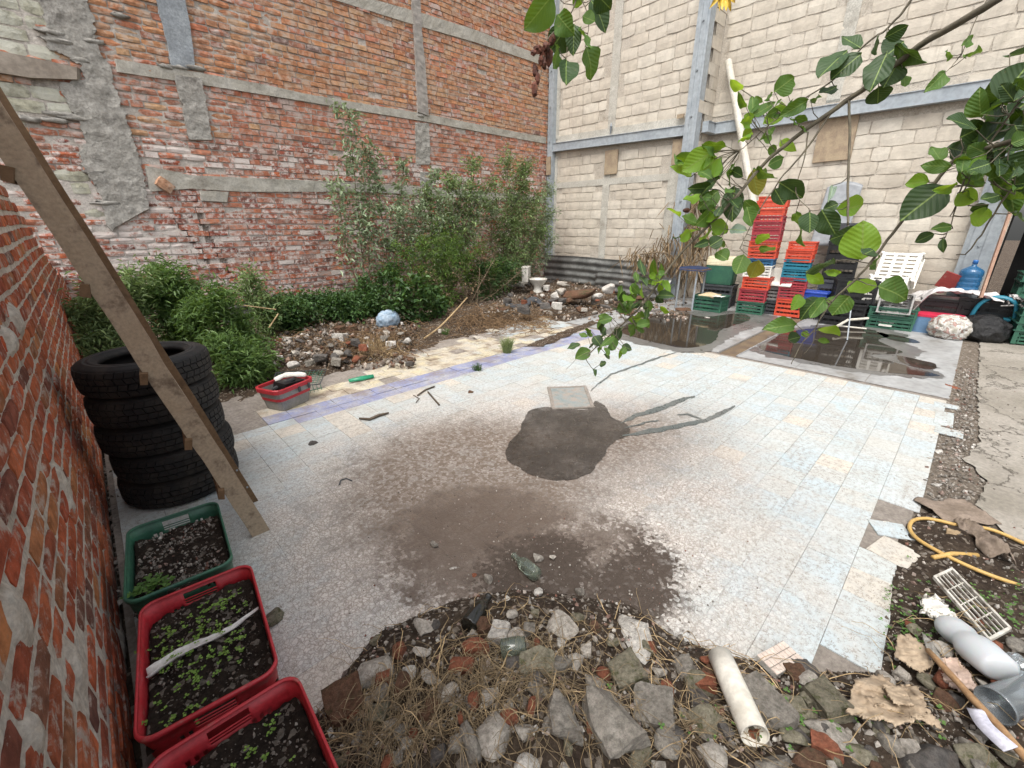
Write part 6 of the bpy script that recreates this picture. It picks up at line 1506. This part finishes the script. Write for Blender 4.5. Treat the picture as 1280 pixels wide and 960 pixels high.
def cloth(name, a, b, wd, label, seed, mat=M_cloth, h=.05):
    a, b = Vector(a), Vector(b); d = b-a; s = Vector((-d.y, d.x, 0)).normalized()
    m = MB().grid(30, 20, lambda u, v: a+d*u+s*((v-.5)*wd*(1+.35*fbm(u*3, seed)))+Vector((0, 0, .008+h*math.sin(PI*v)*(.55+.45*math.sin(u*5+seed))+h*.6*abs(fbm(u*3, v*6, seed)))))
    o = link(name, m.mesh(mat, True)); o.modifiers.new('s', 'SOLIDIFY').thickness = .004; return tag(o, label, 'cloth')
cloth('old_cloth', fl(1160, 640), fl(1225, 640), .22, 'flat grey brown rag spread at the edge of the concrete', 1, h=.02)
cloth('work_glove', fl(1206, 655, .02), fl(1252, 705, .02), .11, 'twisted grey brown cloth lying across the hose loop', 4, h=.07)
cloth('old_glove', fl(1180, 668), fl(1232, 685), .09, 'stiff tan work glove inside the hose loop', 7, surf('glove_tan', '#8b775c', '#9b886c', 9, .9, .4, .004), h=.03)
for k, (x, y) in enumerate([(1163, 570), (1172, 603), (1174, 562), (1155, 690), (1178, 705), (1208, 728), (1110, 650), (1192, 640)]): stone(x, y, 12, 7, 'white' if k != 3 else 'pale', 'flat', ['whitish chip in the joint strip at the right floor edge, the upper', 'whitish chip lower in the joint strip at the right floor edge', 'small chip right of the upper whitish chip', 'pale chip left of the cut hose piece', 'white chip below the cut hose piece', 'white chip beside the window grille', 'chip in the gap of the broken tile edge', 'pale chip near the flat rag'][k], z=.012, name='stone_chip', cat='chip')
stone(1190, 483, 18, 16, 'brick', 'flat', 'broken red brick set in the joint strip by the paving corner', z=.0, name='brick_piece', cat='brick')
# ------------------------------------------------------------------ leafy branches hanging into the view
random.seed(5)
def big_leaf_mat(name, c1, c2, tr, tc):
    n = N(name); tcn = n.new('ShaderNodeTexCoord').outputs['Object']; sx = n.new('ShaderNodeSeparateXYZ'); n.set(sx.inputs[0], tcn)
    r = n.new('ShaderNodeObjectInfo').outputs['Random']; col = n.mix(r, L(c1), L(c2))
    ax = n.math('ABSOLUTE', sx.outputs[0]); rib = n.step(ax, .012, .03, 1, 0)
    v = n.math('SINE', n.math('MULTIPLY', n.math('SUBTRACT', sx.outputs[1], n.math('MULTIPLY', ax, .7)), 48)); vein = n.step(v, .85, 1, 0, .07)
    col = n.mix(n.math('MAXIMUM', rib, vein), col, L('#7f9450')); col = n.mix(n.step(n.noise(40, 4, .7), .62, .75, 0, .5), col, L('#8a7b45'))
    n.bump(v, .25, .002); n.fin(col, .5, 0, .35); t = n.new('ShaderNodeBsdfTranslucent'); n.set(t.inputs[0], L(tc)); mx = n.new('ShaderNodeMixShader'); mx.inputs[0].default_value = tr
    n.t.links.new(n.b.outputs[0], mx.inputs[1]); n.t.links.new(t.outputs[0], mx.inputs[2]); n.t.links.new(mx.outputs[0], n.out.inputs[0]); return n.m
LM = {'d': big_leaf_mat('leaf_dark', '#2f4428', '#3c5230', .22, '#56701c'), 'm': big_leaf_mat('leaf_mid', '#41602b', '#527234', .35, '#7c9a20'), 'b': big_leaf_mat('leaf_backlit_tone', '#5f8a30', '#79a03c', .5, '#a3bf2a'),  # bright copy has the backlit look put into its colour
      'y': big_leaf_mat('leaf_yellowing', '#7c7f33', '#8f8a3c', .4, '#b0a030'), 'g': big_leaf_mat('leaf_pale_underside', '#7d9080', '#8b9c8b', .25, '#8fa080')}
def leaf_mesh(seed, mat):
    rnd = random.Random(seed); n = 9; vs = []; fold = rnd.uniform(.05, .3); bend = rnd.uniform(-.35, .45); wv = rnd.uniform(.01, .07); asy = rnd.uniform(-.12, .12)
    for i in range(n):
        t = i/(n-1); w = (math.sin(PI*min(1, t**.82))**.75)*.5*(1 if 0 < i < n-1 else .02)*(1+.12*(t-.5)); z0 = -bend*t*t
        for s, ww in ((-1, 1), (-.5, .5), (0, 0), (.5, .5), (1, 1)): vs.append((s*w*(1+asy*s)+asy*.5*math.sin(t*PI), t, z0+abs(s)*w*fold+wv*math.sin(t*11+s*2)*abs(s)))
    fs = [(i*5+k, i*5+k+1, (i+1)*5+k+1, (i+1)*5+k) for i in range(n-1) for k in range(4)]
    return MB().add(vs, fs).mesh(mat, True, 'leaf')
LP = {}
def bleaf(root, A, B, w, sh, face=.45):
    A, B = Vector(A), Vector(B); d = B-A; ln = d.length; y = d.normalized(); view = (CAM-A).normalized()
    nrm = (view+Vector((random.gauss(0, face), random.gauss(0, face), random.gauss(.15, face)))).normalized(); x = y.cross(nrm).normalized(); z = x.cross(y)
    k = (sh, random.randrange(9))
    if k not in LP: LP[k] = leaf_mesh(k[1]*7+ord(sh), LM[sh])
    o = link('leaf', LP[k], root); m = Matrix((x, y, z)).transposed().to_4x4(); m.translation = A-wloc(root)
    o.matrix_local = m @ Matrix.Diagonal((w*1.12, ln, ln, 1)); return o
M_twig = surf('branch_bark', '#5b5548', '#746d5c', 30, .85, .4, .002)
def dref(px): return 1.0+max(0, (1280-px))/540*.95
def branch(name, label, paths, leaves, dfun=dref, extra=(), seedn=0):
    first = at(*paths[0][0][0], dfun(paths[0][0][0][0])); root = empty(name, first, label, 'branch'); all_ = []
    for P, r0, r1 in paths:
        Q = smooth_path([at(x, y, dfun(x)) for x, y in P], 6); k = len(Q)
        Q = [q+Vector((fbm(i*.4, seedn), fbm(i*.4, 3), fbm(i*.4, 7)))*.003 for i, q in enumerate(Q)]
        b = MB().tube(Q, [.8*(r0+(r1-r0)*i/(k-1)) for i in range(k)], 8); b.build('twig', M_twig, root, True); all_ += Q
    tw = MB()
    def petiole(A):
        best = min(all_, key=lambda q: (q-A).length); dd = (best-A).length
        if dd < .16 and dd > .004: mid = (A+best)/2+Vector((random.gauss(0, .004), random.gauss(0, .004), -dd*.08)); tw.tube([best, mid, A], [.0016, .0013, .001], 5, False)
        elif dd >= .16: tw.tube(smooth_path([best, best.lerp(A, .5)+Vector((0, 0, .02)), A], 4), [.002]*9, 5, False)
    for (x0, y0, x1, y1, w, sh) in leaves:
        dp = dfun(x0)*random.uniform(.97, 1.03); A = at(x0, y0, dp); B = at(x1, y1, dp*random.uniform(.97, 1.04)); bleaf(root, A, B, w/FPX*dp*1.15, sh); petiole(A)
    for (cx, cy, r, n, l0, l1, shs) in extra:
        for _ in range(n):
            x0 = random.gauss(cx, r*.5); y0 = random.gauss(cy, r*.5); an = math.atan2(y0-cy, x0-cx)+random.gauss(.3, .7); l = random.uniform(l0, l1)
            dp = dfun(x0)*random.uniform(.94, 1.06); A = at(x0, y0, dp); B = at(x0+l*math.cos(an), y0+l*math.sin(an), dp*random.uniform(.96, 1.05)); bleaf(root, A, B, l*random.uniform(.5, .68)/FPX*dp, random.choice(shs), .7); petiole(A)
    tag(tw.build('stalks', M_twig, root, True), kind='stuff'); return root
branch('tree_branch', 'long leafy branch reaching down across the view to its tip above the floor', [
 ([(1320, -55), (1246, 0), (1149, 58), (1085, 107), (1040, 139), (991, 174), (950, 210), (906, 262), (849, 319), (803, 381), (766, 416), (742, 437), (733, 449), (742, 462)], .0125, .0016),
 ([(1160, -40), (1139, 0), (1115, 30), (1077, 60), (1040, 101), (987, 135), (939, 176), (925, 188)], .005, .0016),
 ([(1061, 126), (1062, 180), (1060, 240), (1060, 281)], .0048, .0042),
 ([(1040, 139), (1005, 190), (975, 225), (945, 270), (925, 310)], .0045, .0016), ([(1010, 165), (1005, 200), (995, 240), (1012, 262)], .003, .0014), ([(960, 200), (920, 250), (905, 290)], .003, .0012), ([(740, 440), (725, 445), (708, 462)], .0014, .0008)],
 [(1076, 60, 1052, 45, 18, 'd'), (1059, 64, 1025, 90, 22, 'd'), (1077, 67, 1039, 97, 24, 'd'), (1106, 47, 1136, 32, 14, 'd'), (1098, 45, 1092, 68, 12, 'd'), (1109, 66, 1088, 110, 24, 'd'), (1122, 78, 1106, 108, 24, 'd'), (1120, 55, 1152, 84, 26, 'd'), (1130, 52, 1108, 68, 24, 'd'), (1130, 93, 1131, 109, 13, 'm'), (1098, 108, 1098, 131, 22, 'd'),
  (968, 115, 993, 96, 20, 'm'), (962, 125, 958, 112, 8, 'm'), (1046, 108, 1020, 126, 13, 'd'), (1010, 125, 980, 144, 14, 'm'), (938, 145, 961, 138, 12, 'm'), (954, 155, 975, 142, 14, 'b'), (984, 135, 1003, 128, 10, 'm'), (928, 170, 941, 162, 12, 'b'), (908, 183, 877, 180, 14, 'm'), (893, 188, 852, 214, 22, 'b'), (897, 197, 866, 224, 18, 'b'), (885, 225, 873, 255, 24, 'm'), (900, 220, 868, 245, 20, 'd'), (898, 238, 872, 262, 18, 'm'), (895, 258, 870, 282, 18, 'm'), (917, 205, 905, 232, 16, 'm'), (918, 232, 915, 278, 20, 'd'), (941, 212, 945, 244, 20, 'y'), (947, 208, 965, 230, 16, 'm'), (980, 197, 955, 208, 12, 'm'), (976, 175, 991, 184, 10, 'b'), (959, 188, 973, 186, 10, 'm'), (974, 228, 1002, 245, 20, 'd'), (968, 236, 980, 256, 16, 'd'),
  (1012, 265, 1014, 290, 20, 'd'), (1004, 283, 991, 306, 18, 'm'), (995, 265, 998, 280, 11, 'm'), (1027, 262, 1045, 294, 22, 'd'), (1040, 232, 1038, 247, 6, 'g'), (1048, 255, 1028, 262, 12, 'd'), (1045, 262, 1090, 257, 20, 'b'), (1075, 287, 1035, 298, 20, 'd'), (888, 280, 912, 288, 16, 'b'), (912, 287, 934, 288, 12, 'g'), (890, 300, 905, 310, 14, 'm'), (887, 308, 903, 297, 14, 'd'), (895, 315, 910, 325, 14, 'm'), (930, 318, 918, 345, 18, 'm'), (948, 325, 938, 345, 16, 'y'), (946, 295, 962, 300, 14, 'b'), (950, 308, 965, 320, 14, 'm'),
  (725, 430, 709, 436, 9, 'd'), (738, 412, 730, 418, 9, 'm'), (738, 438, 720, 447, 13, 'm'), (742, 420, 752, 432, 12, 'd'), (760, 437, 770, 435, 7, 'm'), (777, 432, 790, 437, 8, 'd'), (775, 438, 776, 446, 4, 'b'), (749, 456, 758, 453, 8, 'd'), (742, 461, 745, 469, 4, 'd'), (757, 442, 762, 448, 6, 'd'), (765, 415, 772, 424, 10, 'm')],
 extra=[(778, 400, 26, 26, 12, 19, 'mmmdb'), (808, 370, 22, 22, 13, 19, 'mmbd'), (825, 350, 12, 6, 12, 16, 'mb'), (905, 240, 40, 22, 18, 28, 'mmbd'), (880, 285, 24, 14, 14, 22, 'mbd'), (955, 150, 34, 12, 12, 20, 'mmb'), (752, 425, 16, 10, 9, 13, 'mmd'), (985, 140, 22, 8, 10, 18, 'm')])
branch('tree_branch', 'lower branch with broad leaves crossing in front of the crates from the right edge', [
 ([(1330, 150), (1280, 172), (1215, 190), (1190, 203), (1165, 233), (1131, 272), (1099, 314), (1070, 349), (1046, 370), (1030, 391), (1018, 412), (1002, 430), (989, 455)], .0075, .0014),
 ([(1300, 205), (1262, 240), (1235, 280), (1210, 315), (1196, 318)], .003, .0015), ([(1215, 190), (1200, 240), (1192, 270), (1180, 300)], .0028, .001), ([(1090, 330), (1055, 325), (1035, 328)], .0018, .0012), ([(1280, 120), (1240, 175), (1205, 240), (1188, 270)], .003, .0012), ([(1018, 412), (1015, 430), (1005, 443)], .0016, .001)],
 [(1078, 325, 1078, 275, 34, 'b'), (1190, 208, 1150, 207, 13, 'm'), (1162, 226, 1132, 231, 14, 'b'), (1182, 233, 1128, 272, 34, 'd'), (1190, 283, 1165, 285, 11, 'm'), (1168, 292, 1143, 303, 11, 'd'), (1179, 298, 1178, 316, 7, 'd'), (1197, 242, 1222, 250, 18, 'b'), (1212, 270, 1243, 270, 18, 'b'), (1197, 215, 1220, 232, 16, 'm'), (1208, 213, 1232, 214, 8, 'g'), (1185, 185, 1215, 190, 18, 'd'), (1200, 172, 1235, 155, 28, 'd'), (1224, 182, 1268, 140, 26, 'd'), (1250, 125, 1285, 80, 30, 'd'), (1250, 130, 1225, 142, 12, 'd'), (1262, 68, 1285, 72, 16, 'd'), (1250, 200, 1290, 225, 30, 'd'), (1254, 232, 1290, 245, 26, 'm'),
  (1042, 329, 1002, 328, 22, 'd'), (1010, 338, 1030, 355, 12, 'b'), (1030, 340, 1052, 341, 7, 'b'), (1062, 366, 1092, 357, 26, 'b'), (1097, 358, 1143, 372, 26, 'm'), (1062, 370, 1040, 394, 26, 'm'), (1025, 372, 995, 395, 22, 'd'), (1000, 368, 993, 385, 12, 'b'), (1032, 372, 1012, 398, 14, 'm'), (995, 406, 961, 408, 17, 'm'), (1022, 412, 1045, 408, 15, 'b'), (1002, 415, 1012, 420, 10, 'b'), (985, 425, 1000, 421, 12, 'd'), (1022, 425, 1038, 427, 6, 'm'), (1085, 333, 1112, 328, 14, 'm'), (1080, 318, 1092, 312, 16, 'd'),
  (1240, 190, 1272, 178, 24, 'd'), (1262, 160, 1290, 130, 28, 'd'), (1235, 225, 1262, 215, 20, 'm'), (1222, 200, 1250, 190, 20, 'd'), (1265, 105, 1290, 110, 26, 'd')],
 dfun=lambda x: .92+max(0, 1280-x)/540*.85, extra=[(1245, 185, 40, 26, 22, 36, 'ddmm'), (1270, 130, 26, 12, 24, 36, 'dd'), (1205, 225, 26, 12, 14, 24, 'mmb'), (1255, 240, 30, 10, 18, 30, 'dm')])
branch('tree_branch', 'thin twig with four small leaves hanging from the upper right corner', [([(1240, -10), (1222, 20), (1205, 62), (1192, 80), (1178, 95)], .0022, .001)], [(1192, 69, 1174, 69, 9, 'm'), (1207, 71, 1226, 65, 10, 'm'), (1203, 57, 1216, 46, 10, 'm'), (1181, 90, 1160, 112, 14, 'm')], dfun=lambda x: 1.35)
r_ = branch('tree_branch', 'leafy twig with withered brown flowers hanging from the top centre', [([(728, -60), (720, 0), (708, 25), (696, 42)], .004, .0016), ([(722, -10), (735, 20), (735, 45)], .0025, .0012), ([(708, 25), (709, 60), (708, 75)], .0018, .001), ([(700, 35), (684, 50), (678, 80), (672, 112)], .0025, .0012)],
 [(692, -8, 655, 38, 28, 'm'), (697, 18, 712, 40, 22, 'm'), (708, 35, 688, 62, 26, 'd'), (698, 60, 692, 86, 18, 'm'), (708, 75, 706, 115, 20, 'd'), (718, 30, 716, 68, 16, 'd'), (725, 35, 737, 62, 15, 'm'), (732, 58, 748, 94, 28, 'm'), (738, 0, 762, 30, 24, 'd'), (728, 20, 743, 28, 12, 'm'), (745, -8, 764, 12, 20, 'd'), (722, -12, 726, 12, 16, 'm')], dfun=lambda x: 1.35)
M_dry = surf('withered_flower', '#4a3028', '#6d4233', 40, .8, .4, .002)
for (x, y, w, h) in [(690, 50, 7, 10), (683, 58, 9, 9), (672, 62, 9, 8), (678, 70, 7, 12), (686, 72, 8, 16), (667, 66, 6, 5), (680, 80, 6, 10), (669, 88, 6, 12), (672, 98, 5, 10), (668, 112, 6, 14), (676, 76, 5, 9)]:
    bm = bmesh.new(); bmesh.ops.create_icosphere(bm, subdivisions=2, radius=1); s = 1.35/FPX*.62; c = at(x, y, 1.35+random.uniform(-.02, .02))
    for v in bm.verts: f = 1+mnoise.noise(v.co*3+Vector((x, y, 0)))*.5; v.co = Vector((v.co.x*w*s*f, v.co.y*w*s*f, v.co.z*h*s*f))+c-wloc(r_)
    me = bpy.data.meshes.new('withered_flower'); bm.to_mesh(me); bm.free(); me.materials.append(M_dry); link('withered_flower', me, r_)
fl_ = branch('flower_spray', 'yellow narrow petals dipping in at the top edge beside the big steel column', [([(918, -40), (912, -12), (905, -4)], .003, .002)], [], dfun=lambda x: 1.4)
M_pet = surf('yellow_petal', '#d3ae3a', '#e0c25a', 40, .6, 0)
for (x, y) in [(890, 6), (897, 9), (903, 13), (908, 14), (913, 11), (919, 3), (899, 2)]:
    A = at(905+(x-905)*.3, -8, 1.4); B = at(x, y, 1.4); o = bleaf(fl_, A, B, .012, 'y'); 
    me = o.data.copy(); me.materials.clear(); me.materials.append(M_pet); o.data = me; o.name = 'petal'
fl_['category'] = 'flower'
# small dark dry seed pod on a thin thread
pod = at(858, 263, 1.65); bm = bmesh.new(); bmesh.ops.create_icosphere(bm, subdivisions=2, radius=1)
for v in bm.verts: v.co = Vector((v.co.x*.014, v.co.y*.014, v.co.z*.009))
me = bpy.data.meshes.new('pod'); bm.to_mesh(me); bm.free(); me.materials.append(M_dry); tag(link('seed_pod', me, None, pod), 'small dark red seed pod left of the leafy branch before the steel column', 'seed pod')
